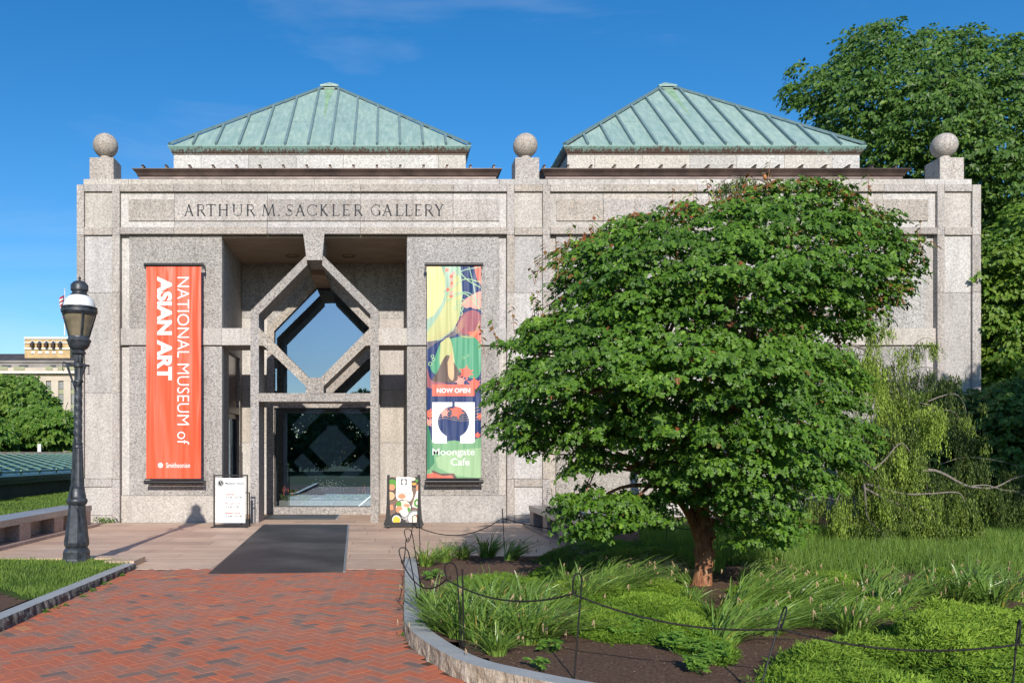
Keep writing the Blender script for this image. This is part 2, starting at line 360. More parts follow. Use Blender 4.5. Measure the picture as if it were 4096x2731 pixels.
def mat_rubber():
    m = NT('ribbed rubber mat'); w = m.new('ShaderNodeTexWave'); w.inputs['Scale'].default_value = 14; w.bands_direction = 'X'; m.link(m.obj(), w.inputs['Vector'])
    f = m.noise(60, 3); b = m.noise(0.7, 3); c = m.ramp(w.outputs['Fac'], [(0.3, (0.012, 0.012, 0.013)), (0.7, (0.050, 0.050, 0.053))])
    sp = m.noise(160, 1); c = m.mix(m.ramp(sp, [(0.72, (0,)*3), (0.76, (0.5,)*3)]), c, (0.25, 0.23, 0.2))
    c = m.mix(m.math('MULTIPLY', m.ramp(b, [(0.42, (0,)*3), (0.65, (1,)*3)]), 0.7), c, (0.11, 0.105, 0.098))
    m.base(c); m.set(0.6, 0.4); m.bump(w.outputs['Fac'], 0.8, 0.004); return m.mat
M['mat'] = mat_rubber()
M['steel'] = simple('brushed steel', (0.45, 0.45, 0.44), 0.4, 0.5, 0.7)
def cloth(name, c, folds=0.5):
    m = NT(name); h = m.noise(1.5, 2, 0.4, sc=(2.0, 1, 0.16))
    m.base(c); m.set(0.42, 0.4); m.bump(h, 0.9, 0.28)
    return m.mat
M['banner_red'] = cloth('vermilion banner cloth', (0.80, 0.105, 0.045), 0.6)
M['banner_white'] = cloth('banner white print', (0.80, 0.80, 0.80), 0.6)
for k, c in dict(cream=(0.82, 0.58, 0.26), sage=(0.30, 0.45, 0.33), navy=(0.025, 0.045, 0.14), coral=(0.78, 0.16, 0.11), salmon=(0.80, 0.33, 0.27), green=(0.09, 0.32, 0.18), dgreen=(0.06, 0.22, 0.12), pgreen=(0.19, 0.38, 0.20), lgreen=(0.33, 0.50, 0.28), olive=(0.50, 0.50, 0.22), plum=(0.33, 0.11, 0.13), brown=(0.13, 0.09, 0.075), tan=(0.62, 0.40, 0.22), gold=(0.70, 0.50, 0.25)).items():
    M['b_' + k] = cloth('banner ' + k + ' print', c, 0.6)
for k, c in dict(ink=(0.03, 0.03, 0.035), red_ink=(0.55, 0.06, 0.05), grey_ink=(0.25, 0.25, 0.26), wood=(0.20, 0.13, 0.10), bowl=(0.045, 0.045, 0.05), greens=(0.10, 0.28, 0.05), rice=(0.70, 0.62, 0.5), pinkfood=(0.65, 0.28, 0.16), orangefood=(0.70, 0.33, 0.08), soup=(0.60, 0.42, 0.24), platew=(0.72, 0.68, 0.64), yellowfood=(0.80, 0.50, 0.06)).items():
    M['p_' + k] = simple('printed ' + k, c, 0.4, 0.3, var=0.1, scale=60)
M['plastic'] = simple('black plastic', (0.02, 0.02, 0.02), 0.45, 0.4)
M['letter'] = simple('dark carved letter', (0.045, 0.047, 0.055), 0.8, 0.2)

# ------------------------------------------------------------------ ground
def structure(name, mb, mat, label=None):
    o = mb.build(name, mat); o['kind'] = 'structure'
    if label: o['label'] = label
    return o
structure('ground', MB().add([(-600, -300, -0.06), (600, -300, -0.06), (600, 900, -0.06), (-600, 900, -0.06)], [(0, 1, 2, 3)]), M['turf'])
Y0 = 19.49                                            # plane of the facade
YT = 11.65                                            # line where brick meets the granite terrace
terrace = structure('terrace', MB().box(-14, 3.7, YT, 22.6, -0.05, -0.006), M['gjoint'], 'pink granite paved terrace before the entrance')
path = structure('brick_path', MB().box(-3.6, 6.5, 3.2, YT - 0.004, -0.06, -0.006), M['joint'], 'red brick path laid in herringbone')

# kerb line of the right hand planting bed (outer edge, on the ground)
KERB = curve_pts([(0.235, 11.75, 0), (0.205, 10.2, 0), (0.165, 8.4, 0), (0.15, 7.35, 0), (0.255, 6.70, 0), (0.50, 5.98, 0), (0.83, 5.58, 0), (1.35, 5.16, 0), (2.1, 4.78, 0), (3.1, 4.5, 0), (4.4, 4.3, 0), (6.4, 4.2, 0)], 5)
def kerb_x(y):
    best = None
    for a, b in zip(KERB, KERB[1:]):
        if (a.y - y) * (b.y - y) <= 0 and abs(a.y - b.y) > 1e-9:
            t = (y - a.y) / (b.y - a.y); return a.x + (b.x - a.x) * t
    return 0.235 if y > 11 else 9.9
def in_bed(x, y, m=0.0):
    if y >= 11.75: return False
    if y < 4.3: return False
    return x > kerb_x(y) + m
# bricks: 45 degree herringbone, the largest three hundred in view as parts, the rest one mass
bw = 0.0975; ang = R(43.5); ca, sa = math.cos(ang), math.sin(ang)
def brick_mesh(kind, tint, dz):
    """one brick with chamfered top, w across, long side along local x or y"""
    lx, ly = (2*bw, bw) if kind == 0 else (bw, 2*bw)
    g = 0.0030; c = 0.0020
    x0, x1, y0, y1 = g, lx-g, g, ly-g
    v = [(x0, y0, -.03), (x1, y0, -.03), (x1, y1, -.03), (x0, y1, -.03), (x0, y0, -.0014), (x1, y0, -.0014), (x1, y1, -.0014), (x0, y1, -.0014), (x0+c, y0+c, 0), (x1-c, y0+c, 0), (x1-c, y1-c, 0), (x0+c, y1-c, 0)]
    f = [(0, 1, 5, 4), (1, 2, 6, 5), (2, 3, 7, 6), (3, 0, 4, 7), (4, 5, 9, 8), (5, 6, 10, 9), (6, 7, 11, 10), (7, 4, 8, 11), (8, 9, 10, 11)]
    return np.array(v), np.array(f)
bt = [brick_mesh(0, 0, 0), brick_mesh(1, 0, 0)]
bricks = []
for iy in range(-70, 130):
    for ix in range(-100, 130):
        c = (ix - iy) % 4
        if c not in (0, 3): continue
        k = 0 if c == 0 else 1
        lx, ly = ((2*bw, bw) if k == 0 else (bw, 2*bw))
        mxx, myy = ix*bw + lx/2, iy*bw + ly/2
        X = mxx*ca - myy*sa - 0.6; Yb = mxx*sa + myy*ca + 3.6
        if not (3.45 < Yb < YT - 0.02): continue
        if X < -3.56 or X > 6.0: continue
        if X > kerb_x(Yb) - 0.02: continue
        bricks.append((k, ix*bw, iy*bw, X, Yb))
rot = np.array([[ca, -sa, 0], [sa, ca, 0], [0, 0, 1]])
def in_view(x, y, z=0.0, pad=0):
    px = CX + x/y*FPX; py = CY + (EYE - z)/y*FPX
    return -60-pad < px < 4156+pad and py < 2760+pad
vis = sorted([b for b in bricks if in_view(b[3], b[4])], key=lambda b: b[4]); near = set(id(b) for b in vis[:300])
tilt = lambda: (random.uniform(-.004, .004), random.uniform(-.004, .004))
shared = {}
def tint_rand():
    r = random.random()
    if r < 0.08: return random.uniform(0.0, 0.12)
    if r < 0.30: return random.uniform(0.15, 0.35)
    if r < 0.97: return random.uniform(0.38, 0.85)
    return random.uniform(0.9, 1.0)
for k in (0, 1):
    for j in range(18):
        v, f = bt[k]; t = [0.02, 0.08, 0.15, 0.22, 0.30, 0.38, 0.42, 0.46, 0.5, 0.54, 0.58, 0.62, 0.66, 0.70, 0.74, 0.8, 0.86, 0.95][j]
        me = np_mesh('brick', v @ rot.T, f, tint=[t]*len(v)); me.materials.append(M['brick']); shared[k, j] = me
Vs = []; Fs = []; Ts = []; nb = 0
for b in bricks:
    k, bx, by, X, Yb = b
    ox = bx*ca - by*sa - 0.6; oy = bx*sa + by*ca + 3.6; oz = random.uniform(-.0015, .0015)
    t = tint_rand()
    if id(b) in near:
        j = min(range(18), key=lambda q: abs([0.02, 0.08, 0.15, 0.22, 0.30, 0.38, 0.42, 0.46, 0.5, 0.54, 0.58, 0.62, 0.66, 0.70, 0.74, 0.8, 0.86, 0.95][q] - t))
        o = bpy.data.objects.new('brick', shared[k, j]); COL.objects.link(o); o.parent = path; o.location = (ox, oy, oz); o.rotation_euler = (*tilt(), 0)
    else:
        v, f = bt[k]; Vs.append(v @ rot.T + (ox, oy, oz)); Fs.append(f + nb); nb += len(v); Ts += [t]*len(v)
o = link('bricks', np_mesh('bricks', np.concatenate(Vs), np.concatenate(Fs), tint=Ts), path, M['brick']); o['kind'] = 'stuff'

# terrace slabs
yy = YT + 0.002; row = 0; slabs = []
while yy < 22.3:
    d = 0.62 if yy < Y0 - 0.7 else 0.5
    y1 = yy + d
    if abs(y1 - (Y0 - 0.02)) < 0.35: y1 = Y0 - 0.02
    xa = -10.6 + (row % 3) * 0.47
    while xa < 3.6:
        l = random.choice([1.22, 1.3, 1.4]); xb = min(xa + l, 3.68)
        x0 = max(xa, -10.6)
        if yy > Y0 - 0.1:
            if xb < -3.8 or x0 > 0.44: xa += l; continue
            x0 = max(x0, -3.86); xb = min(xb, 0.43)
        if xb - x0 > 0.15 and not (xb < -8.3 and yy < 13): slabs.append((x0, xb, yy, min(y1, 22.3)))
        xa += l
    yy = y1; row += 1
for x0, x1, y0, y1 in slabs:
    g = 0.003; c = 0.004; z = random.uniform(-.001, .001)
    mb = MB(); x0 += g; x1 -= g; y0 += g; y1 -= g
    mb.add([(x0, y0, -.04), (x1, y0, -.04), (x1, y1, -.04), (x0, y1, -.04), (x0, y0, z-.003), (x1, y0, z-.003), (x1, y1, z-.003), (x0, y1, z-.003), (x0+c, y0+c, z), (x1-c, y0+c, z), (x1-c, y1-c, z), (x0+c, y1-c, z)],
           [(0, 1, 5, 4), (1, 2, 6, 5), (2, 3, 7, 6), (3, 0, 4, 7), (4, 5, 9, 8), (5, 6, 10, 9), (6, 7, 11, 10), (7, 4, 8, 11), (8, 9, 10, 11)])
    mb.build('paver', M['gr_light'] if (-3.2 < x0 and x1 < 0.0 and y0 > 18.9 and False) else M['paver'], terrace)

# kerb stones of the right hand bed
kerb = empty('bed_kerb'); tag(kerb, 'curved rough granite kerb round the planting bed right of the brick path', 'kerb')
KW, KH = 0.165, 0.135
def offset(P, d):
    out = []
    for i, p in enumerate(P):
        t = (P[min(i+1, len(P)-1)] - P[max(i-1, 0)]).normalized(); out.append(p + Vector((-t.y, t.x, 0))*d)
    return out
INNER = offset(KERB, KW)
cuts = [0, 9, 17, 24, 31, 40, 50, len(KERB)-1]
for a, b in zip(cuts, cuts[1:]):
    top = MB(); mm = MB(); n = b - a
    sub = []
    for i in range(a, b):
        for k in range(5): t = k/5; sub.append((KERB[i].lerp(KERB[i+1], t), INNER[i].lerp(INNER[i+1], t)))
    sub.append((KERB[b], INNER[b]))
    e = 0.004/ max(0.01, (sub[0][0]-sub[1][0]).length)
    sub[0] = (sub[0][0].lerp(sub[1][0], min(.5, e)), sub[0][1].lerp(sub[1][1], min(.5, e)))
    vs = []; fs = []; rows = 5
    for i, (p, q) in enumerate(sub):
        nrm = (p - q).normalized()
        for j in range(rows):
            z = -0.04 + (KH + 0.04) * j/(rows-1)
            w = 0.018*mnoise.noise(Vector((p.x*9, p.y*9, z*14))) + 0.010*mnoise.noise(Vector((p.x*30, p.y*30, z*30)))
            if j == rows-1: w *= 0.5
            pp = p + nrm*w; vs.append((pp.x, pp.y, z))
        vs.append((p.x - nrm.x*.02, p.y - nrm.y*.02, KH)); vs.append((q.x, q.y, KH)); vs.append((q.x, q.y, -.04))
    r = rows + 3; m = []
    for i in range(len(sub)-1):
        for j in range(r-1):
            fs.append((i*r+j, (i+1)*r+j, (i+1)*r+j+1, i*r+j+1)); m.append(1 if j < rows-1 else 0)
    fs.append(tuple(range(r))); fs.append(tuple(range((len(sub)-1)*r+r-1, (len(sub)-1)*r-1, -1))); m += [1, 1]
    x = MB(); x.v = vs; x.f = [f[::-1] for f in fs]; x.m = m
    x.build('kerb_stone', [M['kerb'], M['kerb_face']], kerb)

# planting bed soil, one undulating sheet
def bed_z(x, y):
    e = 0.10 + 0.035*mnoise.noise(Vector((x*0.8, y*0.8, 3.1))) + 0.012*mnoise.noise(Vector((x*5, y*5, 0)))
    return e + 0.05*min(1, max(0, (x-1.0)/3))
mb = MB(); vs = []; fs = []
poly_bed = [(q.x - 0.0, q.y) for q in INNER]
gx = np.arange(0.2, 26, 0.18); gy = np.arange(4.0, 23.0, 0.18)
idx = {}
def bed_ok(x, y):
    if y <= 11.75: return x > kerb_x(y) + 0.10 if y > 4.4 else False
    if y < 12.35: return x > 0.25
    if y < Y0 + 0.05: return x > 3.72
    return x > 13.85
for i, x in enumerate(gx):
    for j, y in enumerate(gy):
        if bed_ok(x, y): idx[i, j] = len(vs); vs.append((x, y, bed_z(x, y)))
for (i, j) in list(idx):
    if (i+1, j) in idx and (i, j+1) in idx and (i+1, j+1) in idx: fs.append((idx[i, j], idx[i+1, j], idx[i+1, j+1], idx[i, j+1]))
mb.add(vs, fs); bed = mb.build('planting_bed', M['mulch'], smooth=True); bed['kind'] = 'structure'
# edge of the bed against the terrace
eb = MB().box(0.25, 3.7, 12.32, 12.42, -.04, .07).box(3.62, 3.72, 12.42, Y0 - .03, -.04, .10)
eb.build('bed_edging', M['gr_bench'])['kind'] = 'structure'
MB().box(0.22, 0.50, 11.60, 12.32, -.04, .09).build('kerb_stone', M['gr_bench'], kerb)

# left lawn, raised behind its kerb
def lawn_z(x, y): return 0.055 + 0.03*min(1, max(0, (-3.7-x)/3)) + 0.012*mnoise.noise(Vector((x*1.3, y*1.3, 8)))
vs = []; idx = {}; fs = []
for i, x in enumerate(np.arange(-9.5, -3.65, 0.15)):
    for j, y in enumerate(np.arange(3.0, 12.15, 0.15)):
        idx[i, j] = len(vs); vs.append((x, y, lawn_z(x, y)))
for (i, j) in list(idx):
    if (i+1, j+1) in idx and (i+1, j) in idx and (i, j+1) in idx: fs.append((idx[i, j], idx[i+1, j], idx[i+1, j+1], idx[i, j+1]))
o = MB().add(vs, fs).build('lawn', [M['turf']], smooth=True); o['kind'] = 'structure'
vs2 = [(x, y, z+0.006) for x, y, z in vs]
def soil_here(x, y): return y < 9.35 - (max(x, -4.7)+4.2)*1.1 - max(0, -4.7-x)*2.5 + 0.25*mnoise.noise(Vector((x*2, y*2, 1)))
fs2 = [f for f in fs if all(soil_here(vs[k][0], vs[k][1]) for k in f)]
o = MB().add(vs2, fs2).build('soil_bed', [M['mulch']], smooth=True); o['kind'] = 'structure'
lk = empty('lawn_kerb'); tag(lk, 'straight split face granite kerb between the left lawn and the brick path', 'kerb')
ys = [3.0, 5.2, 7.9, 9.9, 11.72]
for y0, y1 in zip(ys, ys[1:]):
    n = int((y1-y0)/0.04); vs = []; fs = []; m = []; r = 7
    for i in range(n+1):
        y = y0 + 0.004 + (y1-y0-0.008)*i/n; top = 0.155 - 0.0095*(y-3.0); xb = -3.46 - 0.010*(y-5)
        prof = [(xb, -.04), (xb, top*.33), (xb, top*.66), (xb-.01, top), (xb-.03, top+.002), (xb-.17, top), (xb-.17, -.04)]
        for j, (x, z) in enumerate(prof):
            w = 0.022*mnoise.noise(Vector((x*9, y*11, z*16))) + 0.010*mnoise.noise(Vector((x*30, y*34, z*30))) if j < 4 else 0
            if j == 3: w *= 0.4
            vs.append((x+w, y, z))
    for i in range(n):
        for j in range(r-1): fs.append((i*r+j, i*r+j+1, (i+1)*r+j+1, (i+1)*r+j)); m.append(1 if j < 3 else 0)
    fs.append(tuple(range(r-1, -1, -1))); fs.append(tuple(n*r+q for q in range(r))); m += [1, 1]
    x = MB(); x.v = vs; x.f = [f[::-1] for f in fs]; x.m = m
    x.build('kerb_stone', [M['kerb'], M['kerb_dark']], lk)
tk = empty('terrace_kerb'); tag(tk, 'pink granite kerb block at the back of the left lawn beside the lamp post', 'kerb')
for xa, xb, ya in ((-3.60, -4.02, 11.86), (-4.025, -6.0, 12.2), (-6.005, -7.5, 12.2)):
    MB().box(xb, xa, ya, 12.5 if ya > 12 else 12.42, -.04, .085).build('kerb_stone', M['paver'], tk)

# ------------------------------------------------------------------ museum
def fx(px): return (px - CX) / FPX * Y0
def fz(py): return EYE - (py - CY) / FPX * Y0
bld = empty('museum_building', (3.2, Y0, 0)); tag(bld, 'grey granite museum pavilion with two green copper pyramid roofs and a carved name frieze', 'museum')
bld_loc = Vector((3.2, Y0, 0))
def B(name, mb, mat, parent=None, smooth=False):
    """part of the museum; geometry is given in world coordinates"""
    mb.v = [(x - 3.2, y - Y0, z) for x, y, z in mb.v]
    return mb.build(name, mat, parent or bld, smooth)
def shared_obj_coords(): pass
XL, XR = fx(306), fx(3925); RL, RR = fx(885), fx(1628)      # building ends, porch sides
ZP = fz(943); YB = 22.26                                    # porch ceiling height, porch back wall
# core masses
core = 0.19
XM = 13.75
B('wall', MB().box(XL+.01, RL-.23, Y0+core, 33.5, -.05, 7.9), M['gr_body'])
B('wall', MB().box(RR+.002, XR-.01, Y0+core, 33.5, -.05, 7.9), M['gr_body'])
B('wall', MB().box(RL-.228, RR, Y0+core, 33.5, ZP+.03, 7.9), M['gr_body'])
B('wall', MB().box(RL-.228, RR, 27.5, 33.5, -.05, ZP+.02), M['room'])
def slab(name, a, b, t, bt_, off, mat, deep=None, g=1.0, c=0.004):
    """granite slab given by its outline in photo pixels on the facade plane"""
    return B(name, MB().cbox(fx(a)+.003*g, fx(b)-.003*g, Y0+off, Y0+(deep if deep is not None else core+.02), fz(bt_)+.003*g, fz(t)-.003*g, c), mat)
def piers(s0, p0, p1, s1, first):
    js = [738, 940, 1169, 1570, 1916, 2092]
    for a, b in ((s0, p0), (p1, s1)):
        for t, bb in zip(js, js[1:]): slab('granite_slab', a, b, t, bb, 0.0, M['gr_mid'])
    slab('granite_slab', p0, p1, 738, 766, 0.0, M['gr_mid'])
    slab('granite_slab', p0, p1, 766, 908, 0.055, M['gr_light'])
    slab('granite_slab', p0, p1, 908, 940, 0.0, M['gr_mid'])
    for t, bb in ((940, 1169), (1169, 1570), (1570, 1914)): slab('granite_slab', p0, p1, t, bb, 0.055, M['gr_light'])
    slab('granite_slab', p0, p1, 1914, 1946, 0.0, M['gr_mid'])
    slab('granite_slab', p0, p1, 1946, 2060, 0.04, M['gr_light'])
    slab('granite_slab', p0, p1, 2060, 2092, 0.0, M['gr_mid'])
piers(306, 336, 448, 479, True); piers(2028, 2058, 2171, 2201, False); piers(3750, 3779, 3890, 3925, False)
# parapet course
for a, b in zip([332, 513, 886, 1258, 1632, 1998, 2190, 2600, 2975, 3345, 3700], [513, 886, 1258, 1632, 1998, 2190, 2600, 2975, 3345, 3700, 3890]):
    slab('granite_slab', a, b, 715, 738, 0.02, M['gr_light'], deep=0.6)
for (L0, R0, joints, T0, T1) in ((479, 2028, [479, 695, 1068, 1442, 1813, 2028], 511, 1999), (2201, 3750, [2201, 2416, 2790, 3164, 3537, 3750], 2228, 3719)):
    for a, b in zip(joints, joints[1:]):
        slab('granite_slab', a, b, 738, 766, 0.0, M['gr_mid'])
        slab('granite_slab', a, b, 908, 936, 0.0, M['gr_mid'])
        slab('granite_slab', a, b, 766, 908, 0.075, M['gr_light'])
        slab('inscription_slab' if L0 < 1000 else 'granite_slab', max(a, T0), min(b, T1), 794.5, 881.5, 0.045, M['gr_rough'] if False else M['gr_mid'], c=0.003)
    # wall fields
    cols = [(479, 511, 's'), (511, 885, 'r'), (1628, 1999, 'r'), (1999, 2028, 's')] if L0 < 1000 else [(2201, 2228, 's'), (2228, 2730, 'r'), (2730, 3230, 'r'), (3230, 3719, 'r'), (3719, 3750, 's')]
    for a, b, k in cols:
        off = 0.15 if k == 's' else 0.105; mt = M['gr_light'] if k == 's' else M['gr_rough']
        slab('granite_slab', a, b, 936, 1311, off, mt); slab('granite_slab', a, b, 1382, 1982, off, mt)
    bands = [(479, 885), (1628, 2028)] if L0 < 1000 else [(2201, 2600), (2600, 2975), (2975, 3345), (3345, 3750)]
    for a, b in bands:
        slab('granite_slab', a, b, 1311, 1379, 0.05, M['gr_light']); slab('granite_slab', a, b, 1982, 2092, 0.10 if b < 3800 else .1, M['gr_light'])
# beams across the porch openings
for a, b in ((885, 1006), (1510, 1628)):
    B('granite_beam', MB().cbox(fx(a)-.0, fx(b), Y0+.05, Y0+1.05, fz(1379), fz(1311), .004), M['gr_light'])
# porch: side walls, ceiling, back wall
dY0, dY1 = 20.42, 21.95
sidew = lambda x, y0, y1, z0, z1, mt: B('granite_slab', MB().box(x-.22, x, y0, y1, z0, z1), mt)
sidew(RL, Y0+core+.022, dY0, 0, ZP+.028, M['gr_rough']); sidew(RL, dY1, YB-.002, 0, ZP+.028, M['gr_rough']); sidew(RL, dY0+.002, dY1-.002, 4.1, ZP+.028, M['gr_rough'])
B('granite_slab', MB().box(RR, RR+.001, Y0+core+.02, YB, -.02, ZP), M['gr_rough'])
B('ceiling', MB().box(RL+.002, RR-.002, Y0+.14, YB, ZP-.02, ZP+.026), M['soffit'])
for px, py in ((1170.5, 1022.8), (1395.5, 1022.8)):
    zc = ZP-.02; yy = FPX*(zc-EYE)/(CY-py); xx = (px-CX)/FPX*yy
    d = MB().lathe([(.165, -.006), (.165, .004), (.13, .004), (.12, .05)], 24, (xx, yy, zc-.006), close=False)
    o = B('downlight', d, M['metal_dark'], smooth=True)
# portal frame polygons (front), in facade plane coordinates
def c2(x, y): return (fx(850+.4464*x), fz(900+.4464*y))
mir = lambda P: [(1830-x, y) for x, y in P]
UL = [(838, 275), (846, 318), (848, 358), (415, 800), (415, 860), (340, 860), (340, 768)]
LL = [(415, 917), (860, 1366), (838, 1443), (838, 1505), (412, 1505+0)]
LLp = [(415, 917), (860, 1366), (836, 1443), (458, 1080), (415, 1078)]
front = [('granite_beam', UL), ('granite_beam', mir(UL)), ('granite_beam', LLp), ('granite_beam', mir(LLp)),
         ('granite_beam', [(860, 1366), (970, 1366), (994, 1443), (994, 1504), (836, 1504), (836, 1443)]),
         ('granite_beam', [(415.5, 1505), (1414.5, 1505), (1414.5, 1580), (415.5, 1580)]),
         ('granite_post', [(340, 861), (415, 861), (415, 2666), (340, 2666)]), ('granite_post', [(1415, 861), (1490, 861), (1490, 2666), (1415, 2666)])]
pc = (fx(850+.4464*915))
for n, P in front:
    P2 = [c2(x, y) for x, y in P]
    B(n, MB().prism_y(P2, Y0, Y0+.87), M['gr_frame'])
    # the same frame stands again in the back wall, round the glass
    if n == 'granite_post': P2 = [(x, max(z, 0.0)) for x, z in P2]
    B(n, MB().prism_y(P2, YB-.15, YB+.1), M['gr_frame'])
B('keystone', MB().prism_y([c2(814, 82), (c2(1004, 82)), c2(985, 318), c2(846, 318)], Y0-.05, Y0+1.0), M['gr_frame'])
B('granite_slab', MB().prism_y([c2(838, 200), c2(992, 200), c2(984, 330), c2(848, 330)], YB-.15, YB+.1), M['gr_frame'])
B('granite_beam', MB().box(c2(848, 0)[0], c2(982, 0)[0], Y0+1.0, YB-.15, c2(0, 360)[1]-.02, c2(0, 318)[1]), M['soffit'])
# sill of the glazed frame
sx0, sx1 = c2(415, 0)[0], c2(1415, 0)[0]
B('sill', MB().box(sx0+.001, sx1-.001, YB-.149, YB+.1, 0, .20), M['gr_frame'])
# back wall round the frame
fl, fr_ = c2(340, 0)[0], c2(1490, 0)[0]
zt = c2(0, 768)[1]
for zz0, zz1 in ((0, 1.9), (1.9, 3.30), (3.30, 3.70), (3.70, 5.2)):
    B('granite_slab', MB().cbox(RL+.002, fl-.004, YB, YB+.1, zz0+.003, zz1-.003, .004), M['gr_light'] if zz1 < 3.5 else M['gr_light'])
    B('granite_slab', MB().cbox(fr_+.004, RR-.002, YB, YB+.1, zz0+.003, zz1-.003, .004), M['gr_light'])
kx = c2(838, 275); kxr = c2(992, 275)
B('granite_slab', MB().prism_y([(RL+.002, 5.203), (fl-.004, 5.203), (fl-.004, zt), (kx[0], kx[1]+.004), (kx[0], ZP-.022), (RL+.002, ZP-.022)], YB, YB+.1), M['gr_rough'])
B('granite_slab', MB().prism_y([(RR-.002, 5.203), (fr_+.004, 5.203), (fr_+.004, zt), (kxr[0], kxr[1]+.004), (kxr[0], ZP-.022), (RR-.002, ZP-.022)], YB, YB+.1), M['gr_rough'])
# glass panes
def pane(P, y=YB-.02): return B('glass_pane', MB().add([(c2(a, b)[0], y, max(.18, c2(a, b)[1])) for a, b in P], [tuple(range(len(P)))]), M['glass'])
pane([(846, 350), (984, 350), (1418, 798), (1418, 925), (975, 1372), (855, 1372), (412, 925), (412, 798)])
pane([(412, 1076), (460, 1076), (840, 1440), (840, 1508), (412, 1508)]); pane([(1418, 1076), (1370, 1076), (990, 1440), (990, 1508), (1418, 1508)])
pane([(412, 1578), (1418, 1578), (1418, 2700), (412, 2700)])
B('window_frame', MB().box(sx0, sx0+.03, YB-.05, YB-.02, .2, fz(1605)).box(sx1-.03, sx1, YB-.05, YB-.02, .2, fz(1605)).box(sx0+.03, sx1-.03, YB-.05, YB-.02, fz(1605)-.03, fz(1605)).box(sx0+.03, sx1-.03, YB-.05, YB-.02, .20, .225), M['metal_dark'])
# interior behind the glass
B('floor', MB().box(RL, RR, YB+.1, 27.4, .05, .12), M['room_floor']); 
B('ceiling', MB().box(RL, RR, YB+.1, 27.4, 5.9, 6.0), M['room'])
for xx in (RL+.3, RR-.3): B('wall', MB().box(xx-.05, xx+.05, YB+.1, 27.4, .12, 5.9), M['room'])
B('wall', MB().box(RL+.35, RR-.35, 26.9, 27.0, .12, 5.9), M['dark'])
# side entrance in the left wall of the porch
B('door_transom', MB().box(RL-.12, RL-.07, dY0, dY1, 2.80, 4.1), M['door_panel'])
B('door_lintel', MB().box(RL-.16, RL-.01, dY0, dY1, 2.62, 2.80), M['metal_dark'])
dr = B('door', MB().box(RL-.14, RL-.08, dY0+.02, dY0+.10, 0, 2.62).box(RL-.14, RL-.08, dY1-.10, dY1-.02, 0, 2.62).box(RL-.14, RL-.08, dY0+.10, dY1-.10, 0, .12).box(RL-.14, RL-.08, dY0+.10, dY1-.10, 2.5, 2.62), M['metal_dark'])
B('glass_pane', MB().add([(RL-.11, dY0+.1, .12), (RL-.11, dY1-.1, .12), (RL-.11, dY1-.1, 2.5), (RL-.11, dY0+.1, 2.5)], [(0, 1, 2, 3)]), M['glass'], dr)
B('handle', MB().tube([(RL-.08, dY0+.16, .75), (RL+.02, dY0+.16, .78), (RL+.02, dY0+.16, 2.45), (RL-.08, dY0+.16, 2.48)], .016, 6), M['metal_dark'], dr)
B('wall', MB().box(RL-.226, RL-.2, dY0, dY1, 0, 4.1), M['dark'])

# ---- ball finials
for cx_px, name in ((406, ''), (2109, ''), (3808, '')):
    Yp = 19.71; xx = (cx_px-CX)/FPX*Yp; h = .283; zt_ = EYE+(CY-630)/FPX*Yp
    f = B('pedestal', MB().cbox(xx-h, xx+h, Yp, Yp+2*h, 7.9, zt_, .005), M['gr_mid']); 
    zc = zt_ + .375; r = .29
    prof = [(h*.62, 0), (h*.52, .012), (.135, .065), (.112, .105), (.118, .12)]
    B('neck', MB().lathe([(h*.75, 0)] + prof, 32, (xx, Yp+h, zt_)), M['gr_mid'], f, smooth=True)
    B('ball', MB().lathe([(max(.001, r*math.sin(math.pi*k/24)), -r*math.cos(math.pi*k/24)) for k in range(25)], 48, (xx, Yp+h, zc)), M['gr_mid'], f, smooth=True)

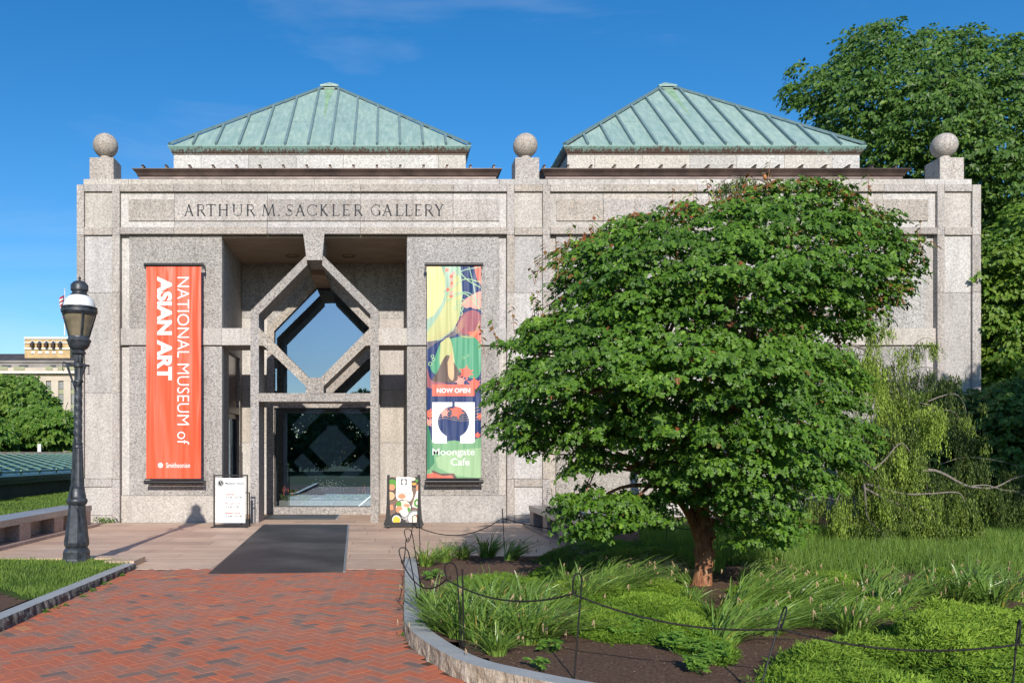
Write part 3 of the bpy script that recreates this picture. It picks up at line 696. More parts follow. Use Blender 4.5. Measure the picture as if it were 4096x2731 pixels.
# ---- roofs
def ring(mb, cx, cy, h0, z0, h1, z1):
    a = [(cx-h0, cy-h0, z0), (cx+h0, cy-h0, z0), (cx+h0, cy+h0, z0), (cx-h0, cy+h0, z0)]; b = [(cx-h1, cy-h1, z1), (cx+h1, cy-h1, z1), (cx+h1, cy+h1, z1), (cx-h1, cy+h1, z1)]
    mb.add(a+b, [(i, (i+1) % 4, (i+1) % 4+4, i+4) for i in range(4)]); return mb
CYR = 25.03
for cxr, lab in ((fx(1253.5), 'west'), (fx(2975.5), 'east')):
    # low clerestory, brown eave
    hl = 4.36
    for k in range(12):
        a = -hl + k*2*hl/12; B('granite_slab', MB().cbox(cxr+a+.002, cxr+a+2*hl/12-.002, CYR-hl, CYR-hl+.15, 7.9, 8.38, .003), M['gr_drum'])
    B('wall', MB().box(cxr-hl+.01, cxr+hl-.01, CYR-hl+.152, CYR+hl, 7.9, 8.38), M['gr_drum'])
    eave = ring(MB(), cxr, CYR, 4.30, 8.375, 4.40, 8.375); ring(eave, cxr, CYR, 4.40, 8.375, 4.40, 8.43)
    B('eave_trim', eave, M['brown_pale'])
    e2 = ring(MB(), cxr, CYR, 4.40, 8.43, 4.43, 8.435); ring(e2, cxr, CYR, 4.43, 8.435, 4.455, 8.50); ring(e2, cxr, CYR, 4.455, 8.50, 4.53, 8.575); ring(e2, cxr, CYR, 4.53, 8.575, 4.53, 8.59); ring(e2, cxr, CYR, 4.53, 8.59, 3.72, 8.80)
    B('gutter', e2, M['brown_cu'])
    for k in range(16):
        a = -4.38 + k*.584
        if abs(a) > 4.4: continue
        B('roof_fin', MB().box(cxr+a-.022, cxr+a+.022, CYR-4.16, CYR-3.75, 8.66, 8.785).box(cxr+a-.03, cxr+a+.03, CYR-4.20, CYR-3.75, 8.785, 8.795), M['brown_cu'])
    for s in ():
        for k in range(8):
            B('roof_fin', MB().box(min(cxr+s*4.16, cxr+s*3.75), max(cxr+s*4.16, cxr+s*3.75), CYR-4+k*1.0, CYR-4+k*1.0+.044, 8.66, 8.88), M['brown_cu'])
    # drum
    hd = 3.72
    xs = [-hd, -3.02, -1.81, -.60, .60, 1.81, 3.02, hd]
    for a, b in zip(xs, xs[1:]):
        B('granite_slab', MB().cbox(cxr+a+.003, cxr+b-.003, CYR-hd, CYR-hd+.15, 8.7, 9.22, .003), M['gr_drum'])
        for s in (-1, 1):
            x0, x1 = (cxr-hd, cxr-hd+.1) if s < 0 else (cxr+hd-.1, cxr+hd)
            B('granite_slab', MB().box(x0, x1, max(CYR+a+.003, CYR-hd+.152), CYR+b-.003, 8.7, 9.22), M['gr_drum'])
    B('wall', MB().box(cxr-hd+.12, cxr+hd-.12, CYR-hd+.152, CYR+hd, 8.6, 9.21), M['gr_drum'])
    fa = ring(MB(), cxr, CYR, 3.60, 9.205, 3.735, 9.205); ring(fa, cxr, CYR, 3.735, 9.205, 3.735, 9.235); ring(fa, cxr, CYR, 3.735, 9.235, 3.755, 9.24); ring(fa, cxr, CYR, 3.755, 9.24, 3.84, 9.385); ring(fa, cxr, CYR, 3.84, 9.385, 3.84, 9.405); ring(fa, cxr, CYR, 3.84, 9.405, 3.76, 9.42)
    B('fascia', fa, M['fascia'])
    ze, za, hr, ht = 9.41, 12.43, 3.79, .20
    roof = B('roof', ring(MB(), cxr, CYR, hr, ze, ht, za), M['brown_cu'])
    slope = (za-ze)/(hr-ht); ln = math.hypot(1, slope)
    def on_face(side, u, s, up):
        """u along the eave, s distance in from the eave, up normal offset -> world"""
        z = ze + s*slope + up/ln; d = hr - s + up*slope/ln
        return {0: (cxr+u, CYR-d, z), 1: (cxr+d, CYR+u, z), 2: (cxr-u, CYR+d, z), 3: (cxr-d, CYR-u, z)}[side]
    edges = [-3.79 + .0, *[(-3.212 + .584*k) for k in range(12)], 3.79]
    for side in range(4):
        for q, (a, b) in enumerate(zip(edges, edges[1:])):
            a2, b2 = a+.02, b-.02
            sa_, sb_ = hr-abs(a2)-.07, hr-abs(b2)-.07
            sm = hr - ht - .03
            pts = [(a2, .0), (b2, .0)]
            if sb_ > 0.01: pts.append((b2, min(sb_, sm)))
            if a2 < 0 < b2: pass
            if sa_ > 0.01: pts.append((a2, min(sa_, sm)))
            if sb_ <= 0.01: pts[1] = (hr-.09, 0)
            if sa_ <= 0.01: pts[0] = (-hr+.09, 0)
            up = .012
            n = len(pts)
            # a cross seam splits the longer pans
            smax = max(p[1] for p in pts); cut = None
            if side in (0, 1, 3) and smax > 1.6:
                cut = (1.35 if q % 2 else 2.55)
            def clip(P, c, keep_low):
                out = []
                for i in range(len(P)):
                    p, r_ = P[i], P[(i+1) % len(P)]; ip = (p[1] <= c) == keep_low; ir = (r_[1] <= c) == keep_low
                    if ip: out.append(p)
                    if ip != ir:
                        t = (c-p[1])/(r_[1]-p[1]); out.append((p[0]+(r_[0]-p[0])*t, c))
                return out
            pieces = [pts] if not cut or cut > smax-.1 else [clip(pts, cut-.006, True), clip(pts, cut+.006, False)]
            for P in pieces:
                if len(P) < 3: continue
                n = len(P); vs = [on_face(side, u, s, up) for u, s in P] + [on_face(side, u, s, 0.001) for u, s in P]
                B('roof_panel', MB().add(vs, [tuple(range(n))] + [(i, i+n, (i+1) % n+n, (i+1) % n) for i in range(n)]), M['copper'], roof)
        for e in edges[1:-1]:
            s1 = min(hr-abs(e)-.06, hr-ht-.05)
            w = .034
            c8 = [on_face(side, e-w, .03, .005), on_face(side, e+w, .03, .005), on_face(side, e+w, s1, .005), on_face(side, e-w, s1, .005),
                  on_face(side, e-w*.85, .03, .075), on_face(side, e+w*.85, .03, .075), on_face(side, e+w*.85, s1, .075), on_face(side, e-w*.85, s1, .075)]
            B('batten', MB().add(c8, [(0,3,2,1),(4,5,6,7),(0,1,5,4),(1,2,6,5),(2,3,7,6),(3,0,4,7)]), M['batten'], roof)
    # hips and cap
    for sx, sy in ((-1, -1), (1, -1), (1, 1), (-1, 1)):
        p0 = Vector((cxr+sx*(hr+.02), CYR+sy*(hr+.02), ze+.06)); p1 = Vector((cxr+sx*ht, CYR+sy*ht, za+.06))
        t = (p1-p0).normalized(); side_ = t.cross(Vector((0, 0, 1))).normalized(); nn = side_.cross(t)
        vs = [p + side_*a*.055 + nn*b for p in (p0, p1) for a, b in ((-1, -.05), (1, -.05), (1, .015), (-1, .015))]
        B('hip_ridge', MB().add(vs, [(0,1,2,3),(7,6,5,4),(0,4,5,1),(1,5,6,2),(2,6,7,3),(3,7,4,0)]), M['batten'], roof)
    cap = ring(MB(), cxr, CYR, .22, 12.36, .22, 12.47); ring(cap, cxr, CYR, .22, 12.47, .27, 12.47); ring(cap, cxr, CYR, .27, 12.47, .27, 12.51); ring(cap, cxr, CYR, .27, 12.51, .03, 12.68)
    B('roof_cap', cap, M['copper'], roof)
    # run-off stain below the cap, lying on the middle pan
    st = [(-.14, 3.50), (-.09, 3.0), (-.05, 2.6), (-.01, 1.6), (.03, 1.9), (.05, 2.6), (.09, 3.0), (.15, 3.50)]
    B('stain', MB().add([on_face(0, u, s, .016) for u, s in st], [tuple(range(len(st)))]), M['green_stain'], roof)

# ---- inscription: drawn Roman capitals
def glyph_quads(mb, y, x0, x1, zb, h, strokes):
    w = x1 - x0
    for s in strokes:
        if s[0] == 'l':
            _, ax, ay, bx, by, t = s; a = Vector((x0+ax*w, zb+ay*h)); b = Vector((x0+bx*w, zb+by*h)); d = (b-a).normalized(); n = Vector((-d.y, d.x))*t*h/2
            P = [a-n, b-n, b+n, a+n]
            mb.prism_y([(p.x, p.y) for p in P], y, y+.02)
        else:
            _, cx_, cy_, rx, ry, a0, a1, t0, t1 = s; n = 14; prev = None
            for k in range(n+1):
                a = R(a0+(a1-a0)*k/n); t = t0 + (t1-t0)*abs(math.cos(a)); c_, s_ = math.cos(a), math.sin(a)
                o = (x0+(cx_+rx*c_)*w, zb+(cy_+ry*s_)*h); i = (x0+(cx_+rx*c_)*w - c_*t*h, zb+(cy_+ry*s_)*h - s_*t*h)
                if prev: mb.prism_y([prev[0], o, i, prev[1]], y, y+.02)
                prev = (o, i)
TK, TN, SF = .13, .075, .05
def serif(x, y, half): return ('l', x-half, y, x+half, y, SF)
G = {
 'A': [('l', .5, 1.0, .10, 0, TN), ('l', .46, 1.0, .88, 0, TK), ('l', .25, .36, .73, .36, .055), serif(.10, .02, .12), serif(.88, .02, .12)],
 'R': [('l', .14, 0, .14, 1, TK), ('l', .14, .965, .52, .965, .06), ('l', .14, .50, .52, .50, .06), ('a', .50, .7325, .36, .2625, -90, 90, .06, .07), ('l', .48, .50, .93, .01, TK), serif(.14, .02, .14), serif(.12, .98, .10), serif(.94, .02, .08)],
 'T': [('l', .5, 0, .5, 1, TK), ('l', .03, .965, .97, .965, .06), ('l', .05, .98, .02, .84, .05), ('l', .95, .98, .98, .84, .05), serif(.5, .02, .16)],
 'H': [('l', .14, 0, .14, 1, TK), ('l', .86, 0, .86, 1, TK), ('l', .14, .52, .86, .52, .06), serif(.14, .02, .13), serif(.14, .98, .13), serif(.86, .02, .13), serif(.86, .98, .13)],
 'U': [('l', .14, .34, .14, 1, TK), ('l', .87, .34, .87, 1, TN), ('a', .505, .36, .41, .36, 180, 360, .075, .03), serif(.14, .98, .13), serif(.87, .98, .13)],
 'M': [('l', .06, 0, .18, 1, TN), ('l', .18, 1, .50, .05, TK), ('l', .50, .05, .82, 1, TN), ('l', .82, 1, .93, 0, TK), serif(.06, .02, .08), serif(.93, .02, .08), serif(.15, .98, .07), serif(.85, .98, .07)],
 'S': [('a', .52, .755, .34, .245, 35, 250, .065, .05), ('l', .34, .56, .72, .40, .15), ('a', .46, .245, .42, .245, 60, -145, .065, .05), ('l', .84, .98, .86, .78, .06), ('l', .08, .02, .06, .25, .06)],
 'C': [('a', .56, .5, .54, .5, 42, 318, .06, .065), ('l', .95, .95, .95, .74, .05), ('l', .96, .04, .97, .24, .05)],
 'K': [('l', .16, 0, .16, 1, TK), ('l', .22, .48, .80, 1, TN), ('l', .30, .56, .92, 0, TK), serif(.16, .02, .14), serif(.16, .98, .14), serif(.93, .02, .09), serif(.80, .98, .12)],
 'L': [('l', .20, 0, .20, 1, TK), ('l', .20, .035, .92, .035, .06), ('l', .90, .02, .96, .22, .05), serif(.20, .98, .17), serif(.14, .02, .12)],
 'E': [('l', .20, 0, .20, 1, TK), ('l', .20, .035, .90, .035, .06), ('l', .20, .52, .72, .52, .055), ('l', .20, .965, .84, .965, .06), ('l', .88, .02, .95, .20, .05), ('l', .84, .98, .86, .82, .05), ('l', .72, .44, .72, .60, .04), serif(.14, .98, .10), serif(.14, .02, .10)],
 'G': [('a', .54, .5, .54, .5, 42, 335, .06, .06), ('l', .92, .95, .92, .76, .05), ('l', .88, .06, .88, .44, TK), serif(.86, .44, .14)],
 'Y': [('l', .5, 0, .5, .48, TK), ('l', .5, .46, .12, 1, TK), ('l', .52, .46, .88, 1, TN), serif(.5, .02, .16), serif(.12, .98, .12), serif(.88, .98, .12)],
 '.': [('l', .1, .06, .9, .06, .13)]}
s1 = .4464
L1 = [('A', 1088, 1172), ('R', 1200, 1278), ('T', 1284, 1370), ('H', 1394, 1482), ('U', 1520, 1612), ('R', 1646, 1722), ('M', 1786, 1902), ('.', 1929, 1946), ('S', 1996, 2068), ('A', 2085, 2172), ('C', 2187, 2280)]
L2 = [('K', 68, 136), ('L', 174, 243), ('E', 267, 338), ('R', 374, 447), ('G', 524, 610), ('A', 626, 716), ('L', 744, 815), ('L', 829, 898), ('E', 916, 982), ('R', 1007, 1083), ('Y', 1095, 1176)]
for base, LL_ in ((250, L1), (1250, L2)):
    for ch, a, b in LL_:
        mb = MB(); glyph_quads(mb, Y0+.041, fx(base+a*s1), fx(base+b*s1), fz(861.8), (861.8-815.6)/FPX*Y0, G[ch]); B('letter', mb, M['letter'])

# things inside the glass lobby
pl = empty('lobby_planter', (-1.7, 23.3, .12)); tag(pl, 'low planter of green leaves and white orchids behind the entrance glass', 'planter')
def PB(name, mb, mat, smooth=False):
    mb.v = [(x+1.7, y-23.3, z-.12) for x, y, z in mb.v]; return mb.build(name, mat, pl, smooth)
PB('trough', MB().box(-2.95, -.25, 22.7, 22.78, .12, .34).box(-2.95, -.25, 24.1, 24.18, .12, .34).box(-2.95, -2.87, 22.78, 24.1, .12, .34).box(-.33, -.25, 22.78, 24.1, .12, .34), M['gr_light'])
PB('soil', MB().box(-2.87, -.33, 22.78, 24.1, .12, .30), M['mulch'])
def strap_cloud(n, fn, mat, name, par, w=.012, seg=3):
    V = []; F = []; T = []; b = 0
    for i in range(n):
        P, wd, tn = fn(i); k = len(P)
        for j, p in enumerate(P):
            t = (P[min(j+1, k-1)]-P[max(j-1, 0)]).normalized(); sd = t.cross(Vector((random.uniform(-1, 1), random.uniform(-1, 1), .3))) if j == 0 else sd
            if j == 0: sd.normalize()
            ww = wd*(1-.92*(j/(k-1))**2.2)
            V += [p-sd*ww, p+sd*ww]; T += [tn, tn]
        for j in range(k-1): F.append((b+2*j, b+2*j+1, b+2*j+3, b+2*j+2))
        b += 2*k
    me = np_mesh(name, V, F, tint=T); return link(name, me, par, mat)
def plantlet(i):
    a = random.uniform(0, 6.28); c = Vector((random.choice([-1.1, -.6, .1, .6, 1.1, -1.0, 1.0]) + random.uniform(-.12, .12), random.uniform(-.45, .1), .2)); l = random.uniform(.2, .42)
    d = Vector((math.cos(a), math.sin(a), 0)); return [c + d*l*t*.7 + Vector((0, 0, l*(1.1*t - .7*t*t))) for t in (0, .35, .7, 1)], .022, random.random()
strap_cloud(170, plantlet, M['strap'], 'leaves', pl)
fl_ = MB()
for i in range(90):
    a = Vector((random.gauss(.12, .22), random.gauss(-.25, .08), .2 + .42 + random.gauss(0, .07))); fl_.lathe([(.002, -.006), (.022, 0), (.002, .010)], 5, a, close=False)
fl_.build('blossom', M['white'], pl)
fl_ = MB()
for i in range(24):
    a = Vector((random.choice([-1.1, -.85, 1.05]) + random.gauss(0, .05), random.gauss(-.3, .06), .45 + random.gauss(0, .06))); fl_.tube([a, a+Vector((random.uniform(-.03, .03), 0, .09))], [.012, .002], 4)
fl_.build('red_bract', M['b_coral'], pl)

# ------------------------------------------------------------------ printed things
def text_mesh(s, x0, x1, z0, z1, rot=0, bold=0.0, keep=False, spacing=1.0):
    """flat lettering fitted into a rectangle of the xz plane; rot=1 reads downwards"""
    cu = bpy.data.curves.new('t', 'FONT'); cu.body = s; cu.resolution_u = 3; cu.offset = bold; cu.space_character = spacing; cu.align_x = 'LEFT'; cu.space_line = 1.05
    ob = bpy.data.objects.new('t', cu); COL.objects.link(ob); dg = bpy.context.evaluated_depsgraph_get()
    me = bpy.data.meshes.new_from_object(ob.evaluated_get(dg)); bpy.data.objects.remove(ob); bpy.data.curves.remove(cu)
    P = [(v.co.x, v.co.y) for v in me.vertices]; fs = [tuple(p.vertices) for p in me.polygons]; bpy.data.meshes.remove(me)
    if rot: P = [(y, -x) for x, y in P]
    ax, bx = min(p[0] for p in P), max(p[0] for p in P); az, bz = min(p[1] for p in P), max(p[1] for p in P)
    return [(x0 + (x-ax)/(bx-ax)*(x1-x0), z0 + (z-az)/(bz-az)*(z1-z0)) for x, z in P], fs
class Print:
    """flat print laid on a vertical face at depth y; each layer 0.8 mm before the last"""
    def __init__(s, root, y, loc): s.r = root; s.y = y; s.loc = loc; s.k = 0
    def poly(s, name, P, mat, lift=None):
        s.k += 1; y = s.y - .0001*(lift if lift is not None else s.k)
        n = len(P); a = sum(P[i][0]*P[(i+1) % n][1]-P[(i+1) % n][0]*P[i][1] for i in range(n))
        if a < 0: P = P[::-1]
        return MB().add([(x-s.loc[0], y-s.loc[1], z-s.loc[2]) for x, z in P], [tuple(range(n))]).build(name, mat, s.r)
    def multi(s, name, Ps, mat, lift=None):
        s.k += 1; y = s.y - .0001*(lift if lift is not None else s.k); mb = MB()
        for P in Ps:
            n = len(P); a = sum(P[i][0]*P[(i+1) % n][1]-P[(i+1) % n][0]*P[i][1] for i in range(n))
            if a < 0: P = P[::-1]
            mb.add([(x-s.loc[0], y-s.loc[1], z-s.loc[2]) for x, z in P], [tuple(range(n))])
        return mb.build(name, mat, s.r)
    def text(s, name, t, x0, x1, z0, z1, mat, rot=0, bold=0.0, lift=None, spacing=1.0):
        s.k += 1; y = s.y - .0001*(lift if lift is not None else s.k)
        P, fs = text_mesh(t, x0, x1, z0, z1, rot, bold, spacing=spacing)
        return MB().add([(x-s.loc[0], y-s.loc[1], z-s.loc[2]) for x, z in P], fs).build(name, mat, s.r)
def circ(cx, cz, rx, rz=None, n=28, a0=0, a1=360): return [(cx+rx*math.cos(R(a0+(a1-a0)*k/n)), cz+(rz or rx)*math.sin(R(a0+(a1-a0)*k/n))) for k in range(n + (1 if a1-a0 < 360 else 0))]
YBN = Y0 - .22
def bx(px): return (px-CX)/FPX*YBN
def bz(py): return EYE-(py-CY)/FPX*YBN
def banner(label, xl, xr, pt, pb, mat):
    loc = ((bx(xl)+bx(xr))/2, YBN, bz(pb)); r = empty('banner', loc); tag(r, label, 'banner', 'banners on the museum front')
    def L_(mb): mb.v = [(x-loc[0], y-loc[1], z-loc[2]) for x, y, z in mb.v]; return mb
    L_(MB().box(bx(xl), bx(xr), YBN, YBN+.004, bz(pb), bz(pt))).build('fabric', mat, r)
    for z, top in ((bz(pt)+.045, 1), (bz(pb)-.075, 0)):
        L_(MB().tube([(bx(xl)-.055, YBN+.01, z), (bx(xr)+.055, YBN+.01, z)], .042, 12)).build('rod', M['iron'], r, smooth=True)
        for xe in (bx(xl)-.04, bx(xr)+.02):
            L_(MB().box(xe, xe+.022, YBN+.04, Y0+.02+.1, z-.05, z+.035)).build('bracket', M['iron'], r)
            L_(MB().box(xe, xe+.022, YBN-.02, YBN+.04, z-.09 if top else z-.035, z+.05 if not top else z+.03)).build('bracket', M['iron'], r)
    L_(MB().box(bx(xl)-.03, bx(xr)+.03, YBN-.012, YBN+.012, bz(pb)-.012, bz(pb)+.012)).build('hem_bar', M['iron'], r)
    return r, Print(r, YBN, loc)
r, P = banner('vermilion banner reading National Museum of Asian Art left of the entrance', 585, 804, 1067, 1915, M['banner_red'])
P.text('lettering', 'NATIONAL MUSEUM of', bx(709), bx(757), bz(1777), bz(1108), M['banner_white'], 1, -0.008, 2)
P.text('lettering', 'ASIAN ART', bx(628), bx(688), bz(1520), bz(1106), M['banner_white'], 1, 0.045, 2)
P.text('lettering', 'Smithsonian', bx(664), bx(760), bz(1870), bz(1850), M['banner_white'], 0, 0.006, 2)
sb = []
for k in range(32): rr = (.072 if k % 2 else .045); sb.append((bx(642)+rr*math.cos(math.pi*k/16), bz(1860)+rr*math.sin(math.pi*k/16)))
P.poly('sunburst', sb, M['banner_white'], 2)

r, P = banner('multicoloured banner reading Now Open Moongate Cafe right of the entrance', 1708, 1924, 1066, 1913, M['b_navy'])
def bp(x, y):  # u,v in the close-up of the banner -> world; x 0..1 across, y in photo pixels
    return (bx(1708 + 216*x), bz(y))
def pb_(name, pts, mat, smooth=True):
    Q = [bp(*p) for p in pts]
    if smooth: Q = [(v.x, v.y) for v in curve_pts([Vector((a, b, 0)) for a, b in Q] + [Vector((*Q[0], 0))], 5)][:-1]
    x0, x1, z0, z1 = bx(1708), bx(1924), bz(1913), bz(1066)
    Q = [(min(max(a, x0), x1), min(max(b, z0), z1)) for a, b in Q]
    return P.poly(name, Q, M['b_' + mat])
pb_('print', [(0, 1066), (.62, 1066), (.66, 1180), (.60, 1260), (.50, 1320), (.25, 1360), (0, 1366)], 'sage', False)
pb_('print', [(0, 1330), (.30, 1230), (.50, 1100), (.62, 1120), (.64, 1210), (.56, 1290), (.30, 1345), (0, 1366)], 'olive')
pb_('print', [(0, 1066), (.26, 1066), (.33, 1110), (.34, 1160), (.28, 1210), (.12, 1262), (0, 1275)], 'cream', False)
for k in range(9): 
    a, b = .45 + .018*(k % 3)*2 - .04, 1080 + k*13; P.poly('print', circ(*bp(a + random.uniform(-.05, .05), b), .045), M['b_salmon' if k % 2 else 'b_coral'])
pb_('print', [(.62, 1215), (.75, 1190), (.98, 1165), (1, 1180), (1, 1230), (.88, 1235), (.80, 1228), (.72, 1232)], 'salmon')
pb_('print', [(.87, 1066), (1, 1066), (1, 1140), (.93, 1120)], 'coral', False)
pb_('print', [(.66, 1255), (.85, 1240), (1, 1262), (1, 1335), (.80, 1345), (.62, 1330), (.56, 1300)], 'plum')
pb_('print', [(.75, 1328), (1, 1320), (1, 1375), (.90, 1370)], 'coral', False)
pb_('print', [(.14, 1430), (.28, 1365), (.52, 1350), (.78, 1342), (.98, 1375), (1, 1480), (.86, 1515), (.5, 1480), (.2, 1500), (.06, 1470)], 'green')
pb_('print', [(.25, 1370), (.42, 1352), (.5, 1430), (.52, 1510), (.38, 1520), (.24, 1460)], 'olive')
pb_('print', [(.18, 1490), (.36, 1420), (.50, 1450), (.62, 1500), (.60, 1528), (.30, 1530), (.10, 1525)], 'brown')
pb_('print', [(.38, 1450), (.46, 1410), (.50, 1480), (.48, 1520), (.40, 1505)], 'tan')
pb_('print', [(0, 1470), (.08, 1520), (.30, 1530), (.42, 1545), (.20, 1552), (0, 1545)], 'plum')
def maple_leaf(cx, cy, s, rot, mat):
    pts = []
    for k in range(22):
        a = 2*math.pi*k/22; rr = (1.0 if k % 4 == 0 else .62 if k % 2 == 0 else .52)*s; pts.append((cx + rr*math.cos(a+rot)*19.27/FPX, cy + rr*math.sin(a+rot)*19.27/FPX))
    x0, x1 = bx(1708), bx(1924); P.poly('print', [(min(max(a, x0), x1), b) for a, b in pts], M['b_' + mat])
for (u, v, s, rt, mt) in ((.72, 1490, 34, .3, 'coral'), (.62, 1525, 26, .9, 'salmon'), (.88, 1535, 32, .5, 'coral'), (.05, 1655, 26, .2, 'coral'), (.98, 1665, 18, .1, 'coral'), (.03, 1690, 22, .8, 'salmon'), (.94, 1740, 16, .4, 'coral')): maple_leaf(*bp(u, v), s, rt, mt)
pb_('print', [(0, 1740), (.10, 1762), (.35, 1765), (.5, 1760), (.7, 1768), (1, 1748), (1, 1913), (0, 1913)], 'pgreen', False)
pb_('print', [(0, 1690), (.06, 1730), (.10, 1790), (.14, 1850), (.05, 1875), (0, 1880)], 'dgreen', False)
pb_('print', [(.16, 1830), (.5, 1800), (1, 1790), (1, 1913), (.5, 1900), (.2, 1870)], 'lgreen', False)
pb_('print', [(.08, 1878), (.25, 1893), (.5, 1892), (.56, 1913), (.15, 1913)], 'brown', False)
pb_('print', [(0, 1896), (.12, 1890), (.3, 1903), (.45, 1900), (.5, 1913), (0, 1913)], 'coral', False)
def line_strip(pts, w, mat):
    C_ = curve_pts([Vector((*bp(*p), 0)) for p in pts], 6); Ps = []
    for a, b in zip(C_, C_[1:]):
        d = (b-a); 
        if d.length < 1e-6: continue
        n = Vector((-d.y, d.x, 0)).normalized()*w/2; Ps.append([((a-n).x, (a-n).y), ((b-n).x, (b-n).y), ((b+n).x, (b+n).y), ((a+n).x, (a+n).y)])
    P.multi('print', Ps, M['b_' + mat])
for k, (a, b, c) in enumerate((((.30, 1170), (.6, 1090), (.98, 1068)), ((.30, 1195), (.65, 1120), (.99, 1128)), ((.40, 1180), (.75, 1170), (.99, 1210)), ((.55, 1075), (.75, 1120), (.99, 1150)), ((.78, 1068), (.86, 1140), (.93, 1225)), ((.35, 1205), (.7, 1175), (.99, 1240)))): line_strip([a, b, c], .025, 'lgreen' if k % 2 else 'sage')
for k in range(5): line_strip([(.02, 1645+k*13 - 5), (.30, 1632+k*10), (.60, 1650+k*8), (.98, 1625+k*13)], .006, 'gold')
for k in range(5): line_strip([(.0, 1395 - k*8), (.22, 1362 - k*7), (.5, 1340-k*6), (.7, 1300 - k*9)], .006, 'gold')
for k in range(4): line_strip([(.52, 1300 + k*8), (.66, 1340 + k*3), (.85, 1350-k*5), (.98, 1300-k*6)], .006, 'gold')
for u, v, s in ((.58, 1211, .06), (.66, 1206, .06), (.53, 1232, .05), (.63, 1233, .06), (.62, 1253, .055), (.06, 1455, .05), (.10, 1425, .04), (.12, 1438, .04), (.68, 1430, .035), (.76, 1422, .03)):
    cx_, cz_ = bp(u, v); o = circ(cx_, cz_, s, n=14); i_ = circ(cx_, cz_, s*.6, n=14); P.multi('print', [[o[k], o[(k+1) % 14], i_[(k+1) % 14], i_[k]] for k in range(14)], M['b_lgreen'])
P.k = 62
P.poly('red_panel', [bp(.095, 1537), bp(.88, 1537), bp(.88, 1584), bp(.095, 1584)], M['b_coral'])
P.text('lettering', 'NOW OPEN', *[bp(u, 0)[0] for u in (.18, .80)], bz(1571), bz(1552), M['banner_white'], 0, 0.035)
maple_leaf(bp(.55, 0)[0], bz(1646), 34, .4, 'coral'); maple_leaf(bp(.32, 0)[0], bz(1650), 24, .9, 'salmon')
# gate emblem: white square with a round moon gate cut out of it
x0, x1, z0, z1 = bp(.095, 0)[0], bp(.885, 0)[0], bz(1773), bz(1608)
xc, zc = (x0+x1)/2, bz(1687); rg = .36
gl = math.asin(.145/rg); 
for s in (-1, 1):
    tl, bl = .028*1.0, .155
    a0 = math.asin(min(1, tl/rg)); a1 = math.pi - math.asin(bl/rg)
    arc = [(xc + s*rg*math.sin(a0+(a1-a0)*k/24), zc + rg*math.cos(a0+(a1-a0)*k/24)) for k in range(25)]
    xe = x1 if s > 0 else x0
    outer = [(xc+s*tl, z1), (xe, z1), (xe, z0), (xc+s*bl, z0)]
    # quads between arc and the outer border
    quads = []
    border = []
    for k, (ax_, az_) in enumerate(arc):
        ang_ = a0+(a1-a0)*k/24
        if ang_ < R(48): border.append((xc + s*min(abs(xe-xc), tl + (abs(xe-xc)-tl)*(ang_-a0)/(R(48)-a0)), z1))
        elif ang_ < R(132): border.append((xe, z1 + (z0-z1)*(ang_-R(48))/R(84)))
        else: border.append((xc + s*(abs(xe-xc) + (bl-abs(xe-xc))*(ang_-R(132))/(a1-R(132))), z0))
    for k in range(24): quads.append([arc[k], arc[k+1], border[k+1], border[k]])
    quads.append([(xc+s*tl, z1), border[0], arc[0]]) if False else None
    P.multi('gate_emblem', [q for q in quads if q], M['banner_white'])
P.text('lettering', 'Moongate', bp(.10, 0)[0], bp(.885, 0)[0], bz(1828), bz(1793), M['banner_white'], 0, 0.004)
P.text('lettering', 'Cafe', bp(.44, 0)[0], bp(.79, 0)[0], bz(1861), bz(1832), M['banner_white'], 0, 0.004)

# ---- museum hours stand
YS = 18.36; sx = lambda px: (px-CX)/FPX*YS; sz = lambda py: EYE-(py-CY)/FPX*YS
loc = (sx(923), YS, 0); hs = empty('hours_sign', loc); tag(hs, 'white Museum Hours sign hanging in a black metal stand left of the entrance mat', 'sign')
def H(name, mb, mat, smooth=False): mb.v = [(x-loc[0], y-loc[1], z-loc[2]) for x, y, z in mb.v]; return mb.build(name, mat, hs, smooth)
xa, xb, zt2 = sx(854), sx(992), sz(1898)
H('frame', MB().box(xa, xa+.028, YS-.014, YS+.014, .02, zt2).box(xb-.028, xb, YS-.014, YS+.014, .02, zt2).box(xa+.028, xb-.028, YS-.014, YS+.014, zt2-.028, zt2).box(xa+.028, xb-.028, YS-.014, YS+.014, .02, .05), M['iron'])
for xe in (xa-.02, xb-.03): H('foot', MB().box(xe, xe+.05, YS-.22, YS+.30, 0.001, .02), M['iron'])
H('base_plate', MB().box(xa+.03, xb-.03, YS-.17, YS+.22, .004, .014), M['iron'])
H('rear_frame', MB().box(xb-.028, xb-.006, YS+.28, YS+.30, .02, .75).box(xb-.20, xb-.18, YS+.28, YS+.30, .02, .75).box(xb-.18, xb-.028, YS+.28, YS+.30, .73, .75), M['iron'])
pnl = (sx(862.5), sx(981.5), sz(2090), sz(1911))
H('panel', MB().box(pnl[0], pnl[1], YS-.008, YS+.004, pnl[2], pnl[3]), M['paper'])
for xx in (pnl[0]+.06, pnl[1]-.05): H('hook', MB().tube([(xx, YS, pnl[3]-.01), (xx+.012, YS, pnl[3]+.02), (xx-.006, YS, pnl[3]+.045)], .004, 5), M['iron'])
P = Print(hs, YS-.0085, loc)
u = lambda cx_: sx(850+cx_*.4464); v = lambda cy_: sz(1500+cy_*.4464)
ccx, ccz = u(74), v(967)
for rr_, mt in ((.072, M['p_ink']), (.062, M['paper']), (.053, M['p_ink'])): P.poly('clock_face', circ(ccx, ccz, rr_), mt)
